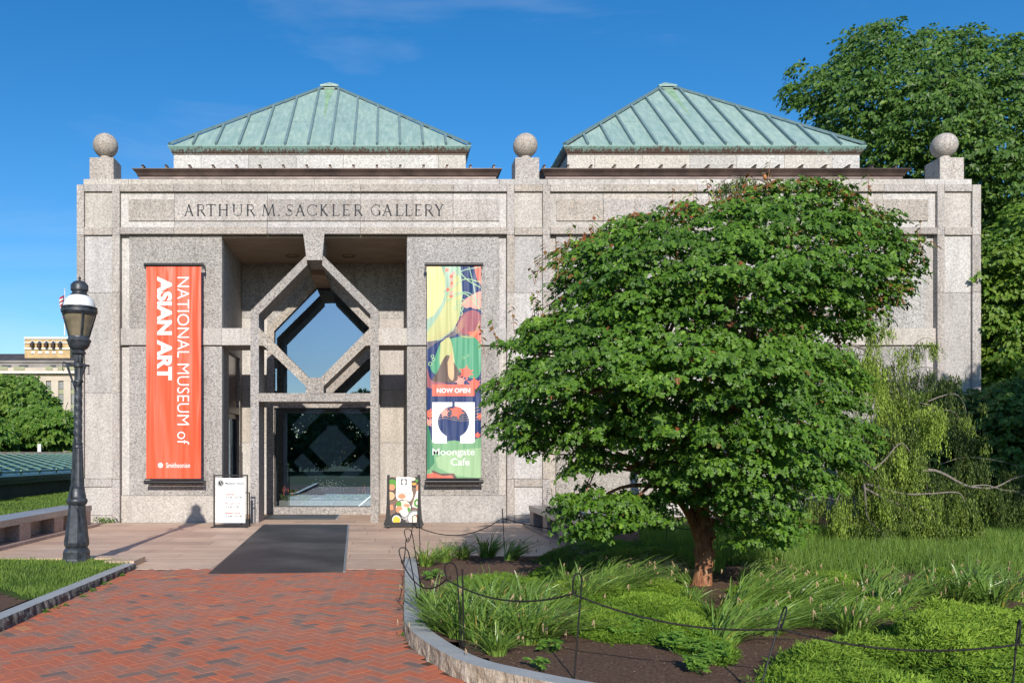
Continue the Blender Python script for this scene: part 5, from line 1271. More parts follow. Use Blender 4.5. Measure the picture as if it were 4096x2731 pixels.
for j, (p, r_) in enumerate(zip(pts, rr)):
    for i in range(seg):
        a_ = 2*math.pi*i/seg; w = 1 + .10*mnoise.noise(Vector((math.cos(a_)*1.6, math.sin(a_)*1.6, j*.4))) + .05*mnoise.noise(Vector((math.cos(a_)*5, math.sin(a_)*5, j*1.3))); vs.append((p.x+r_*w*math.cos(a_), p.y+r_*w*math.sin(a_), p.z))
for j in range(12):
    for i in range(seg): fs.append((j*seg+i, j*seg+(i+1) % seg, (j+1)*seg+(i+1) % seg, (j+1)*seg+i))
x = MB().add(vs, fs)
x.tube(curve_pts([Vector((-.03, -.02, .50)), Vector((-.13, -.07, .72)), Vector((-.30, -.15, .95)), Vector((-.62, -.2, 1.25))], 5), [.055 - .0018*k for k in range(16)], 10)
x.tube(curve_pts([Vector((.0, .0, .75)), Vector((.07, .03, 1.1)), Vector((.22, .05, 1.6)), Vector((.5, .1, 2.2))], 5), [.078 - .003*k for k in range(16)], 10)
x.tube(curve_pts([Vector((-.02, .02, .75)), Vector((-.10, .03, 1.15)), Vector((-.30, .0, 1.7)), Vector((-.7, -.1, 2.3))], 5), [.072 - .003*k for k in range(16)], 10)
x.tube(curve_pts([Vector((.03, .05, .7)), Vector((.12, .25, 1.1)), Vector((.2, .5, 1.7))], 5), [.06 - .003*k for k in range(11)], 10)
x.build('trunk', M['bark_maple'], mt, True)
br = MB(); gg = random.Random(3)
starts = [Vector((-.5, -.18, 1.12)), Vector((.4, .08, 2.0)), Vector((-.6, -.08, 2.1)), Vector((.18, .4, 1.5)), Vector((.1, .03, 1.2)), Vector((-.15, 0, 1.4))]
for i in gg.sample(range(len(cen)), min(150, len(cen))):
    q_ = Vector(cen[i]) - o_; s_ = min(starts, key=lambda s: (s-q_).length + gg.uniform(0, .8)); q_ = q_*.94 + s_*.06; q_.z -= .05; h = (q_-s_).length
    c_ = curve_pts([s_, s_.lerp(q_, .4)+Vector((gg.uniform(-.12, .12)*h, gg.uniform(-.1, .1)*h, .10*h)), q_], 4); k = len(c_)
    br.tube(c_, [.030*(1-j/(k-1)) + .0045 for j in range(k)], 5, caps=False)
br.build('limbs', M['bark_maple'], mt, True)
# curls of loose bark
x = MB()
for i in range(26):
    a_ = random.uniform(math.pi, 2*math.pi); z_ = random.uniform(.25, .9); r_ = .097; c_ = Vector((r_*math.cos(a_), r_*math.sin(a_), z_)); s_ = Vector((-math.sin(a_), math.cos(a_), 0)); n_ = Vector((math.cos(a_), math.sin(a_), 0)); w, h = random.uniform(.02, .045), random.uniform(.03, .09)
    x.add([c_, c_+Vector((0, 0, h)), c_+s_*w+n_*.02+Vector((0, 0, h)), c_+s_*w+n_*.025, c_+s_*w*1.2+n_*.05+Vector((0, 0, h*.8)), c_+s_*w*1.2+n_*.055], [(0, 3, 2, 1), (3, 5, 4, 2)])
tag(x.build('bark_flakes', M['bark_maple'], mt), kind='stuff')

# ---- generic broad trees
def broad_tree(label, px_poly, Y, thick, rim, R0, per, size, mat, base, name='broadleaf_tree', group=None, seed=1, holes=(), scale_px=1.0, r0=.3, fork=None, **kw):
    poly = [(W(x*scale_px, y*scale_px, Y).x, W(x*scale_px, y*scale_px, Y).z) for x, y in px_poly]; b = Vector(base)
    r = empty(name, b); tag(r, label, 'tree', group)
    hl = [(W(h[0]*scale_px, h[1]*scale_px, Y).x, W(h[0]*scale_px, h[1]*scale_px, Y).z, h[2], h[3]) for h in holes]
    o, cen = crown('crown', poly, Y, thick, rim, R0, per, size, mat, r, b, seed=seed, holes=hl, yref=Y, **kw)
    gs = random.Random(seed); zs = [c for c in cen]; tg = gs.sample(list(cen), min(26, len(cen)))
    tree_wood(r, b, b, r0, fork or (poly and (min(p[1] for p in poly)*.5 + max(p[1] for p in poly)*.5)*.45), tg, M['bark'], seed=seed); return r
C4 = lambda pts: [(3050+.638*x, .638*y) for x, y in pts]
broad_tree('tall dense green tree rising behind the right end of the building', C4([(95,680),(140,640),(120,600),(150,530),(215,445),(270,450),(300,395),(400,385),(372,312),(470,270),(460,210),(510,170),(560,225),(620,235),(645,150),(685,105),(715,150),(780,92),(870,140),(895,205),(960,230),(1010,205),(1080,160),(1190,150),(1240,210),(1290,175),(1370,180),(1440,195),(1500,150),(1580,140),(1700,190),(2100,120),(2600,300),(2700,1200),(2500,2400),(1900,2700),(1500,2300),(1390,1900),(1330,1500),(1100,1250),(760,1200),(420,1150),(430,1000),(300,830),(190,760)]), 30.0, 5.0, 3.2, 1.05, 400, .17, M['tree_leaf'], (23.5, 30.5, -.05), seed=21, r0=.5, fork=4.5, flat=.50, up=.45, sz=.85, rough=.35, sub=.26, edge=.45, holes=[(3215, 470, .5, .3), (4030, 335, .35, .3), (3925, 445, .3, .5), (3450, 600, .5, .35), (4000, 760, .5, .4)])
broad_tree('bright green shrubby tree close to the right corner of the building', [(3905, 1000), (3960, 880), (4080, 830), (4300, 800), (4600, 900), (4700, 1400), (4600, 2100), (4200, 2150), (3930, 1990), (3915, 1600), (3880, 1300)], 21.5, 2.2, 1.2, .75, 330, .145, M['hedge_leaf'], (16.5, 21.5, 0), seed=22, r0=.12, fork=1.2, flat=.5, sz=.75, rough=.15, sub=.25, tint_mu=.75)
for lb, pp, Y, sd_, mt__, bb in (('dark leafy shrub at the foot of the right corner of the building', [(3480, 2180), (3500, 1800), (3560, 1640), (3680, 1570), (3850, 1560), (3960, 1620), (4020, 1800), (4000, 2200)], 17.8, 23, 'tree_leaf', (11.6, 17.8, .1)), ('dark leafy shrub at the right picture edge below the bright tree', [(3880, 2190), (3900, 1750), (4000, 1560), (4200, 1500), (4500, 1600), (4560, 2200)], 17.0, 24, 'tree_leaf', (13.0, 17.0, .1))):
    r = broad_tree(lb, pp, Y, 1.3, .9, .50, 330, .095, M[mt__], bb, 'leafy_shrub', None, sd_, r0=.05, fork=.5, flat=.55, sz=.75, tmpl=T_OVAL); r['category'] = 'shrub'
# trees that stand outside the picture on either side of the photographer and shade the edges
def round_poly(cx_, cz_, rx, rz, n=18, s=3):
    gs = random.Random(s); return [(cx_+rx*math.cos(2*math.pi*k/n)*gs.uniform(.85, 1.1), cz_+rz*math.sin(2*math.pi*k/n)*gs.uniform(.85, 1.1)) for k in range(n)]
def plain_tree(label, x, y, rx, rz, cz_, ncl, mat, sd_, size=.2, thick=None, group=None, rad=.45):
    b = Vector((x, y, 0)); r = empty('shade_tree', b); tag(r, label, 'tree', group); poly = round_poly(x, cz_, rx, rz, s=sd_)
    o, cen = crown('crown', poly, y, thick or rx*.9, rx*.6, rad*2.4, 260, size, mat, r, b, seed=sd_, flat=.6, sz=.8)
    tree_wood(r, b, b, .22, max(.6, cz_-rz*.9), random.Random(sd_).sample(list(cen), min(18, len(cen))), M['bark'], seed=sd_); return r
plain_tree('broadleaf tree outside the frame right of the planting bed', 13.8, 8.0, 3.1, 2.5, 6.0, 420, M['tree_leaf'], 31)
plain_tree('broadleaf tree outside the frame left of the lawn', -11.8, 8.5, 2.4, 2.2, 5.6, 260, M['tree_leaf'], 32)
# row across the garden behind the photographer, seen only in the door glass
for i, (x, y, h) in enumerate(((-22, -34, 8.0), (-15, -37, 7.6), (-8.5, -33, 7.2), (-2, -36, 7.8), (4.5, -34, 7.2), (11, -36, 8.2), (18, -33, 7.4))):
    plain_tree(('leftmost tree of the row across the garden behind the camera', 'second tree from the left in the row behind the camera', 'third tree from the left in the row behind the camera', 'middle tree of the row behind the camera', 'third tree from the right in the row behind the camera', 'second tree from the right in the row behind the camera', 'rightmost tree of the row across the garden behind the camera')[i], x, y, 4.4, h*.46, h*.50, 200, M['tree_leaf'], 40+i, size=.42, thick=3.0, group='tree row behind the photographer', rad=.8)

# ---- weeping conifer behind the maple
wc = empty('weeping_conifer', (5.9, 14.6, .1)); wo_ = Vector((5.9, 14.6, .1)); tag(wc, 'weeping conifer with bare grey branches and hanging curtains of needles', 'tree')
q28 = lambda x, y, Y: W(2800+.638*x, 1200+.638*y, Y)
wood = MB(); NP = []; NN = []; NT_ = []; NS = []; Nt = []
def strand(p, l, tint, dens=46, dirx=0):
    n = max(3, int(l*dens)); x_, y_, z_ = p; dx, dy = random.gauss(dirx, .03), random.gauss(0, .03)
    for k in range(n):
        t = k/n; a_ = random.uniform(0, 6.28); sp = .45
        NP.append((x_ + dx*t*l*3 + random.gauss(0, .010), y_ + dy*t*l*3 + random.gauss(0, .010), z_ - l*t)); NN.append((math.cos(a_), math.sin(a_)-.4, .3)); NT_.append((math.cos(a_)*sp, math.sin(a_)*sp, -1)); NS.append(random.uniform(.035, .065)*(1.1-.3*t)); Nt.append(min(1, max(0, random.gauss(tint, .16) + .18*t)))
def wbranch(pts, r0, lmin, lmax, n, tint=.5, dens=46, skip=0.0, spread=.10):
    c_ = curve_pts(pts, 6); k = len(c_); wood.tube([p-wo_ for p in c_], [r0*.6*(1-.75*j/(k-1)) for j in range(k)], 6)
    for i in range(max(2, int(n/9))):
        t = skip + (1-skip)*random.random(); j = min(k-2, int(t*(k-1))); p0 = c_[j].lerp(c_[j+1], random.random()) + Vector((random.gauss(0, spread*.7), random.gauss(0, spread*1.6), -.01))
        l0 = random.uniform(lmin, lmax)*(1-.25*abs(t-.5)); tn = tint + random.gauss(0, .16); dirx = random.gauss(.03, .06); ww_ = random.uniform(.03, .075)
        for q_ in range(18):
            f_ = random.random(); p = p0 + Vector((random.gauss(0, ww_), random.gauss(0, ww_), random.uniform(-.04, .03) - .35*f_*l0)); l = min(l0*random.uniform(.35, .75), p.z-.12)
            if l > .05: strand(p-wo_, l, tn, dens, dirx)
def wb(pts, Y, *a, dy=0, **k): wbranch([q28(x, y, Y + dy*i/(len(pts)-1)) for i, (x, y) in enumerate(pts)], *a, **k)
wood.tube(curve_pts([Vector((0, 0, -.15)), Vector((-.1, 0, 1.0)), Vector((.1, -.1, 2.2)), Vector((-.1, -.1, 3.4)), Vector((.1, -.2, 4.6)), Vector((-.35, -.3, 5.35))], 6), [.17-.0045*k for k in range(31)], 8)
tp = lambda px, py: W(px, py, 14.2)
wbranch([tp(3170, 900), tp(3110, 800), tp(3080, 745), tp(3040, 718), tp(2990, 722), tp(2950, 735)], .055, .15, .36, 34, .3, 40)
wbranch([tp(2990, 722), tp(2960, 712), tp(2925, 708), tp(2890, 728), tp(2850, 775), tp(2822, 810)], .022, .18, .42, 90, .3, 40, spread=.05)
wb([(980,150),(1010,100),(1060,80),(1150,160),(1230,310),(1300,390)], 13.6, .016, .25, .75, 110, .62, dy=-.3)
wb([(860,290),(930,280),(1010,300),(1090,360),(1180,470)], 13.4, .045, .4, 1.25, 120, .5)
wb([(930,360),(1020,345),(1120,400),(1190,480)], 13.2, .02, .6, 1.3, 110, .62)
wb([(1130,400),(1180,460),(1250,575),(1330,620),(1400,650)], 13.3, .03, .3, .75, 90, .45, skip=.2)
wb([(1400,650),(1440,660),(1470,700)], 13.1, .02, .5, 1.1, 60, .7)
wb([(1300,330),(1340,280),(1400,240),(1450,245),(1490,280)], 13.7, .015, .12, .45, 70, .5)
wb([(1250,500),(1330,440),(1420,420),(1500,450),(1545,520)], 14.2, .02, .3, .8, 130, .25)
wb([(1430,635),(1520,600),(1600,590),(1650,640),(1685,760)], 13.9, .02, .15, .5, 110, .25)
wb([(1400,720),(1500,690),(1590,700),(1640,760)], 13.3, .014, .2, .5, 60, .5)
wb([(900,780),(950,900),(1010,1000),(1090,1060)], 13.0, .03, .5, 1.0, 110, .62)
wb([(1090,1060),(1160,1000),(1250,900),(1310,940),(1350,1040)], 13.1, .025, .5, 1.15, 170, .55)
wb([(1020,1170),(1130,1230),(1250,1280),(1370,1345)], 12.75, .035, .35, .85, 170, .5, skip=.15)
wb([(1040,1150),(1160,1185),(1290,1215),(1450,1212),(1610,1205),(1660,1260),(1690,1340)], 12.9, .032, .5, 1.0, 300, .5, skip=.10)
wb([(1030,1150),(1040,1260),(1050,1360),(1110,1430),(1195,1500)], 12.7, .025, .2, .5, 70, .4)
wb([(1380,1290),(1440,1330),(1490,1400),(1520,1480)], 12.8, .02, .3, .6, 120, .35)
wb([(840,1000),(880,1180),(860,1250),(840,1330)], 13.0, .02, .3, .8, 90, .55)
wb([(560,1330),(640,1260),(740,1230),(850,1250)], 13.4, .03, .3, .9, 130, .4)
wb([(120,1060),(200,1040),(300,1090),(380,1070)], 15.0, .02, .3, .7, 80, .5)
wb([(-300,760),(-220,740),(-150,770)], 15.4, .012, .2, .4, 34, .5)
wb([(-230,770),(-120,760),(-20,800),(80,820)], 15.2, .018, .2, .5, 90, .5)
wb([(1350,1080),(1450,1065),(1540,1095),(1620,1140),(1700,1170),(1840,1175),(1960,1120),(2060,1090)], 14.6, .05, .5, 1.15, 260, .18, dens=40)  # low tint here and on the next branch puts shade into the needle colour
wb([(1700,1165),(1800,1160),(1900,1190),(1990,1200),(2080,1260)], 14.3, .02, .4, .9, 150, .15, dens=40)
wb([(1150,830),(1200,800),(1280,830),(1340,880)], 14.6, .02, .5, 1.1, 170, .2, dens=40)
wb([(1050,720),(1150,700),(1250,720)], 14.8, .02, .5, 1.1, 130, .2, dens=40)
for (x0_, x1_, y_) in ((150, 700, 900), (100, 500, 1150), (700, 1250, 760), (850, 1380, 900), (900, 1420, 1060), (880, 1400, 1200), (1500, 2050, 1000), (1300, 1750, 760), (500, 950, 1080)):
    wb([(x0_, y_+30), (x0_*.7+x1_*.3, y_-15), (x0_*.3+x1_*.7, y_+10), (x1_, y_+60)], 15.0, .012, .5, 1.1, 150, .12, dens=36)  # dark-tinted fill strands paint the shaded inside of the tree
for i in range(16):
    x_, y_ = random.uniform(980, 1450), random.uniform(560, 1100); wb([(x_, y_), (x_+random.uniform(-25, 25), y_+70), (x_+random.uniform(-40, 40), y_+160)], random.uniform(13, 13.6), .007, .05, .12, 6, .5)
wood.build('branches', M['twig'], wc, True)
leaf_mesh('needles', NP, NN, NT_, NS, np.array(Nt), T_NEEDLE, M['conifer'], wc, wid=[.30]*len(NP))

# ---- robin on the top branch
rb_p = W(3062, 722, 13.95)
bird = MB()
def ell(mb, c, r, rot=0, seg=12, col=0):
    mb.cur = col; vs = []; fs = []
    for j in range(seg+1):
        th = math.pi*j/seg
        for i in range(seg):
            a_ = 2*math.pi*i/seg; v_ = Vector((r[0]*math.sin(th)*math.cos(a_), r[1]*math.sin(th)*math.sin(a_), -r[2]*math.cos(th))); v_.rotate(Quaternion((0, 1, 0), rot)); vs.append(Vector(c)+v_)
    for j in range(seg):
        for i in range(seg): fs.append((j*seg+i, j*seg+(i+1) % seg, (j+1)*seg+(i+1) % seg, (j+1)*seg+i))
    mb.add(vs, fs)
ell(bird, (0, 0, .05), (.036, .036, .058), R(-18), col=0); ell(bird, (-.014, -.010, .052), (.030, .031, .046), R(-18), col=1); ell(bird, (-.028, 0, .116), (.020, .020, .021), 0, col=0)
bird.cur = 2; bird.tube([(-.044, -.002, .118), (-.066, -.003, .114)], [.006, .001], 6); bird.cur = 3; ell(bird, (-.036, -.016, .122), (.003, .003, .003), 0, 8, 3)
bird.cur = 0; bird.add([(.018, -.012, .02), (.018, .012, .02), (.062, .012, -.060), (.062, -.012, -.060), (.028, 0, .03), (.068, 0, -.055)], [(0, 3, 2, 1), (0, 4, 5, 3), (1, 2, 5, 4), (0, 1, 4), (2, 3, 5)])
bird.cur = 2; bird.tube([(-.004, -.01, .006), (-.004, -.01, -.028)], .002, 5); bird.tube([(.006, .01, .006), (.006, .01, -.028)], .002, 5)
o = bird.build('robin', [simple('grey brown feather', (.13, .11, .095), .8, .2), simple('orange breast', (.50, .20, .07), .8, .2), simple('yellow beak', (.6, .4, .08), .5, .3), M['p_ink']], smooth=True); o.location = rb_p; tag(o, 'small robin with orange breast perched on the top branch of the weeping conifer', 'bird')

# ------------------------------------------------------------------ planting bed
def zs(x, y): return bed_z(x, y)
# strap leaved clumps: a few shapes, copied
def clump_mesh(seed, n, L_, lean, spread):
    g = random.Random(seed); V = []; F = []; T = []; b = 0; fl = MB()
    for i in range(n):
        a_ = g.uniform(0, 2*math.pi); r_ = spread*math.sqrt(g.random())*.55; c = Vector((r_*math.cos(a_), r_*math.sin(a_), -.02)); l = L_*g.uniform(.6, 1.15)
        d = Vector((math.cos(a_)*.6 + lean + g.gauss(0, .25), math.sin(a_)*.55 + g.gauss(0, .25) - .1, 0)); h = g.uniform(.40, .82); sag = g.uniform(.3, 1.0); out = g.uniform(.30, .95)
        P = []
        for t in (0, .22, .45, .68, .86, 1): P.append(c + d*(out*l*(t**1.5)) + Vector((0, 0, l*h*(t*(1.05) - sag*.55*t*t*t))))
        w = g.uniform(.0050, .0090); sd = Vector((-math.sin(a_), math.cos(a_), 0)) if g.random() < .6 else Vector((g.gauss(0, 1), g.gauss(0, 1), 0)).normalized(); tn = min(.9, max(0, g.gauss(.45, .2))) if g.random() > .02 else 1
        for j, p in enumerate(P):
            ww = w*(1 - .9*(j/5)**3); V += [p-sd*ww, p+sd*ww]; T += [tn, tn]
        for j in range(5): F.append((b+2*j, b+2*j+1, b+2*j+3, b+2*j+2))
        b += 12
        if g.random() < .035:
            q_ = P[-1] + Vector((0, 0, .02)); e_ = Vector((g.uniform(-.03, .03), g.uniform(-.02, .02), -.035)); fl.tube([q_ - Vector((0, 0, .06)), q_, q_ + e_*.5, q_ + e_*1.2], [.0025, .004, .007, .003], 4)
    me = np_mesh('leaves', V, F, tint=T); me.materials.append(M['strap']); fm = fl.mesh('withered_flowers'); fm.materials.append(M['withered']); return me, fm
protos = [clump_mesh(100+i, n, l, ln, sp) for i, (n, l, ln, sp) in enumerate(((170, .60, .15, .18), (190, .58, .40, .20), (150, .54, -.15, .16), (160, .60, .9, .18), (180, .56, 1.3, .22)))]
def clump(px, py, proto, sc, rz, label):
    p = GP(px, py, .13); p.z = zs(p.x, p.y); r = empty('strap_leaf_clump', p, rz); r.scale = (sc,)*3; tag(r, label, 'plant', 'strap leaved clumps in the planting bed')
    for nm, me in zip(('leaves', 'withered_flowers'), protos[proto]): o = bpy.data.objects.new(nm, me); COL.objects.link(o); o.parent = r; (nm == 'leaves') or tag(o, kind='stuff')
for px, py, pr, sc, rz, lb in (
    (1705, 2250, 0, .85, 0, 'strap leaved clump in the back corner of the bed below the cafe board'), (1775, 2235, 0, .80, 1, 'strap leaved clump second from the back corner of the bed'), (1850, 2225, 2, .85, .4, 'strap leaved clump left of the narrow stake at the back of the bed'),
    (1950, 2222, 0, 1.0, .2, 'tall strap leaved clump around the narrow stake at the back of the bed'), (2040, 2235, 3, .9, .2, 'strap leaved clump right of the narrow stake, leaning right'),
    (1760, 2500, 2, .95, 0, 'leftmost clump of the big front group, spilling over the kerb'), (1835, 2530, 2, 1.05, -.3, 'front clump hugging the crook stake and rod'), (1925, 2540, 0, 1.1, 0, 'front clump with pale bases just right of the rod'), (1985, 2600, 2, .8, .5, 'lowest front clump nearest the mulch'), (2030, 2545, 1, 1.0, -.2, 'clump in the middle of the front group'), (2105, 2550, 0, 1.05, .9, 'clump right of the middle of the front group'), (2170, 2530, 1, 1.05, 0, 'rightmost clump of the front group'),
    (1850, 2440, 0, .95, 2, 'clump behind the front group on the kerb side'), (1960, 2430, 0, 1.0, 1.4, 'clump behind the middle of the front group'), (2090, 2430, 1, 1.0, .3, 'clump behind the right of the front group'),
    (2330, 2400, 1, 1.05, .1, 'clump behind the upright stake with yellowing leaf'), (2440, 2380, 3, 1.0, 0, 'right leaning clump beyond the upright stake'), (2260, 2360, 1, .95, 0, 'clump between the front group and the maple'), (2520, 2360, 3, .95, -.1, 'flattened clump left of the maple trunk'),
    (2760, 2420, 1, .6, .2, 'clump directly before the maple trunk'), (2870, 2490, 0, .75, .3, 'upright clump in front of the maple trunk'), (2900, 2570, 3, 1.0, .1, 'arching clump over the cut leaf plants'), (2960, 2440, 3, 1.05, -.1, 'long arching clump right of the maple trunk'), (3080, 2410, 4, 1.0, 0, 'flattened clump between maple and leaning stake'), (3190, 2440, 4, 1.0, -.2, 'flattened clump behind the leaning stake'), (2990, 2330, 4, .9, 0, 'flattened clump behind the maple on the right'), (3060, 2530, 4, 1.0, .2, 'flattened clump left of the leaning stake'),
    (3410, 2550, 0, .9, .3, 'upright clump in the juniper right of the leaning stake'), (3290, 2510, 4, .95, -.2, 'low clump beside the leaning stake'), (3600, 2430, 3, .9, .1, 'clump in the middle of the right hand row'), (3720, 2410, 0, 1.0, .5, 'full clump in the right hand row'), (3520, 2420, 4, .85, .6, 'low clump at the left end of the right hand row'), (3850, 2420, 1, 1.05, .1, 'large clump near the right picture edge'), (3960, 2430, 0, 1.0, 1.1, 'clump above the dark soil at the right edge'), (4060, 2400, 3, 1.0, .2, 'rightmost clump at the picture edge'), (2590, 2300, 1, .8, .5, 'shaded clump left of the maple trunk base'), (2740, 2330, 4, .8, 2.8, 'shaded clump leaning left at the maple trunk base'), (3000, 2370, 3, .9, -.3, 'clump in mulch right behind the maple'),
    (1880, 2480, 1, 1.0, .7, 'clump between the rod and the middle of the front group'), (2000, 2490, 0, 1.05, 2.2, 'tall clump standing in the heart of the front group'), (2140, 2480, 0, 1.0, .4, 'clump at the back right of the front group'), (1720, 2440, 0, .85, 2.5, 'small clump leaning over the inner edge of the kerb'), (3480, 2380, 3, .9, .3, 'clump left of the middle of the right hand row'), (3900, 2370, 3, .95, .6, 'clump behind the large one near the right picture edge'), (2400, 2340, 3, .95, .3, 'arching clump behind the yellowing leaf')):
    clump(px, py, pr, sc, rz, lb)

# juniper mats
def juniper(label, px_poly, n, hmax, seed, tint=.5, dens=1.0):
    g = np.random.default_rng(seed); gw = [GP(x, y, .2) for x, y in px_poly]; poly = [(p.x, p.y) for p in gw]; A = np.array(poly); lo, hi = A.min(0), A.max(0); C = []
    while len(C) < n: q_ = g.uniform(lo, hi, (n*3, 2)); C += list(q_[in_poly(q_, poly)])
    C = np.array(C[:n]); d = edge_dist(C, poly); h = hmax*np.clip(d/.30, .12, 1)
    hz = np.array([zs(c[0], c[1]) for c in C]); lump = np.array([mnoise.noise(Vector((c[0]*2.6, c[1]*2.6, seed))) for c in C])
    lump2 = np.array([mnoise.noise(Vector((c[0]*1.1, c[1]*1.1, seed+9))) for c in C]); top = hz + h*np.maximum(.15, 0.75 + .55*lump + .8*lump2); z = np.where(g.random(n) < .75, top, hz + (top-hz)*g.uniform(.3, 1, n))
    fa = g.normal(-.15, .9, n); F_ = np.stack([np.cos(fa), np.sin(fa)*.8-.25, g.uniform(.12, .75, n)], 1); F_ = unit(F_)
    k = 11; P = []; N = []; T = []; S = []; t = []; L_ = g.uniform(.06, .15, n)
    up_ = np.array([0, -.35, 1.0]); side = unit(np.cross(F_, up_))
    for j in range(k):
        s_ = j/(k-1); sg = (1 if j % 2 else -1) if j < k-1 else 0
        base = np.stack([C[:, 0], C[:, 1], z], 1) + F_*(L_*(s_*.8))[:, None] - np.array([0, 0, 1])*(L_*.35*s_*s_)[:, None]
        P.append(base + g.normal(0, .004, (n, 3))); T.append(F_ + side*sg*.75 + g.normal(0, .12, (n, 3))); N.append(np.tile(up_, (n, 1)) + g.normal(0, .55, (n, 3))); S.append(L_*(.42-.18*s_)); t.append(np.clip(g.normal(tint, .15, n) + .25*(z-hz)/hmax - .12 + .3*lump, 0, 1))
    P = np.concatenate(P); o = Vector((A[:, 0].mean(), A[:, 1].mean(), 0))
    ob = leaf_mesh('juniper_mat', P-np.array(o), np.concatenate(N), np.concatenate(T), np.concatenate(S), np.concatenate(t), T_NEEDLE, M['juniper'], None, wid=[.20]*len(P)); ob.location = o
    tag(ob, label, 'ground cover', 'juniper mats in the planting bed', 'stuff'); return ob
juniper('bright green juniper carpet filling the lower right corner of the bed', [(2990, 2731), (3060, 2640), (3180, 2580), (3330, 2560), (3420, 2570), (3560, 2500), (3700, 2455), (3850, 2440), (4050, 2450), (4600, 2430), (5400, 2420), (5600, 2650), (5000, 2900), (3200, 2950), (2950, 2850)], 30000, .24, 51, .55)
juniper('feathery juniper mat between the mulch and the maple', [(2260, 2480), (2330, 2430), (2450, 2400), (2600, 2385), (2750, 2390), (2860, 2430), (2870, 2520), (2930, 2590), (2860, 2620), (2740, 2580), (2600, 2530), (2430, 2520), (2330, 2500)], 7500, .15, 52, .45)
juniper('yellowish low juniper patch behind the front leaf clumps', [(1730, 2400), (1760, 2330), (1850, 2290), (2000, 2270), (2120, 2290), (2210, 2310), (2180, 2380), (2060, 2360), (1950, 2370), (1820, 2410)], 2800, .12, 53, .38)
juniper('small yellow juniper tuft by the back mulch patch', [(2110, 2280), (2140, 2250), (2200, 2245), (2230, 2280), (2200, 2310)], 600, .14, 54, .45)
juniper('low juniper mound right of the maple before the tall grass', [(3170, 2330), (3200, 2290), (3300, 2275), (3420, 2290), (3480, 2330), (3440, 2370), (3330, 2385), (3230, 2375)], 2200, .16, 55, .45)
juniper('dark shaded juniper mat beside the right bench', [(2120, 2225), (2200, 2195), (2400, 2180), (2560, 2175), (2720, 2190), (2730, 2240), (2620, 2270), (2400, 2275), (2230, 2255)], 4200, .16, 56, .3)
juniper('juniper patch in the gap of the right hand clump row', [(3640, 2330), (3700, 2290), (3830, 2290), (3860, 2340), (3760, 2370), (3680, 2365)], 1300, .16, 57, .4)
juniper('low green mat between the maple and the right hand leaf clumps', [(2900, 2340), (3100, 2300), (3250, 2380), (3450, 2390), (3600, 2380), (3600, 2450), (3350, 2470), (3100, 2480), (2950, 2430)], 4200, .12, 58, .45)
juniper('low green mat under the leaf clumps left of the maple', [(2100, 2350), (2260, 2320), (2450, 2310), (2640, 2300), (2760, 2340), (2740, 2400), (2500, 2400), (2300, 2420), (2150, 2400)], 3400, .10, 59, .40)
# cut-leaved plants: little rosettes
def rosettes(label, pts, seed, sc=1.0, name='geranium_plant'):
    g = random.Random(seed); P = []; N = []; T = []; S = []; t = []; st = MB(); o = None
    for px, py in pts:
        c = GP(px, py, .13); c.z = zs(c.x, c.y)
        if o is None: o = c.copy()
        for i in range(9):
            a_ = g.uniform(0, 6.28); r_ = g.uniform(.02, .09)*sc; q_ = c - o + Vector((r_*math.cos(a_), r_*math.sin(a_), g.uniform(.04, .10)*sc)); st.tube([c-o, q_], .0015, 4, caps=False); a0 = g.uniform(0, 6.28)
            for j in range(6): an = a0 + j*math.pi/3; P.append(q_); N.append((g.gauss(0, .15), g.gauss(-.3, .15), 1)); T.append((math.cos(an), math.sin(an), g.gauss(0, .1))); S.append(g.uniform(.028, .042)*sc); t.append(g.random())
    r = empty(name, o); tag(r, label, 'plant'); leaf_mesh('leaves', P, N, T, S, np.array(t), T_OVAL, M['geranium'], r, wid=[.8]*len(P)); st.build('stems', M['geranium'], r); return r
gg = random.Random(9)
for lb, (ax_, ay_, bx_, by_), n in (('cut leaved plant spreading at the front edge of the juniper mat', (2440, 2480, 2640, 2555), 12), ('cut leaved plant before the arching clump', (2660, 2570, 2820, 2610), 9), ('small cut leaved plant alone in the front mulch', (2760, 2670, 2830, 2695), 5), ('cut leaved plant on the mulch below the arching clump', (2800, 2620, 2900, 2650), 6), ('cut leaved seedling right of the front clump group', (2200, 2588, 2230, 2598), 2), ('pale green seedling near the kerb', (2152, 2664, 2160, 2668), 1), ('cut leaved plant left of the maple trunk', (2600, 2330, 2700, 2360), 8), ('cut leaved plant inside the left kerb', (1690, 2475, 1720, 2490), 2), ('cut leaved tuft behind the kerb near the first stake', (1700, 2300, 1760, 2330), 4), ('weed at the foot of the left pier', (405, 2082, 450, 2090), 3)):
    if 'left pier' in lb: continue
    rosettes(lb, [(gg.uniform(ax_, bx_), gg.uniform(ay_, by_)) for _ in range(n)], hash(lb) % 1000 if False else n*7+ax_, 1.0)

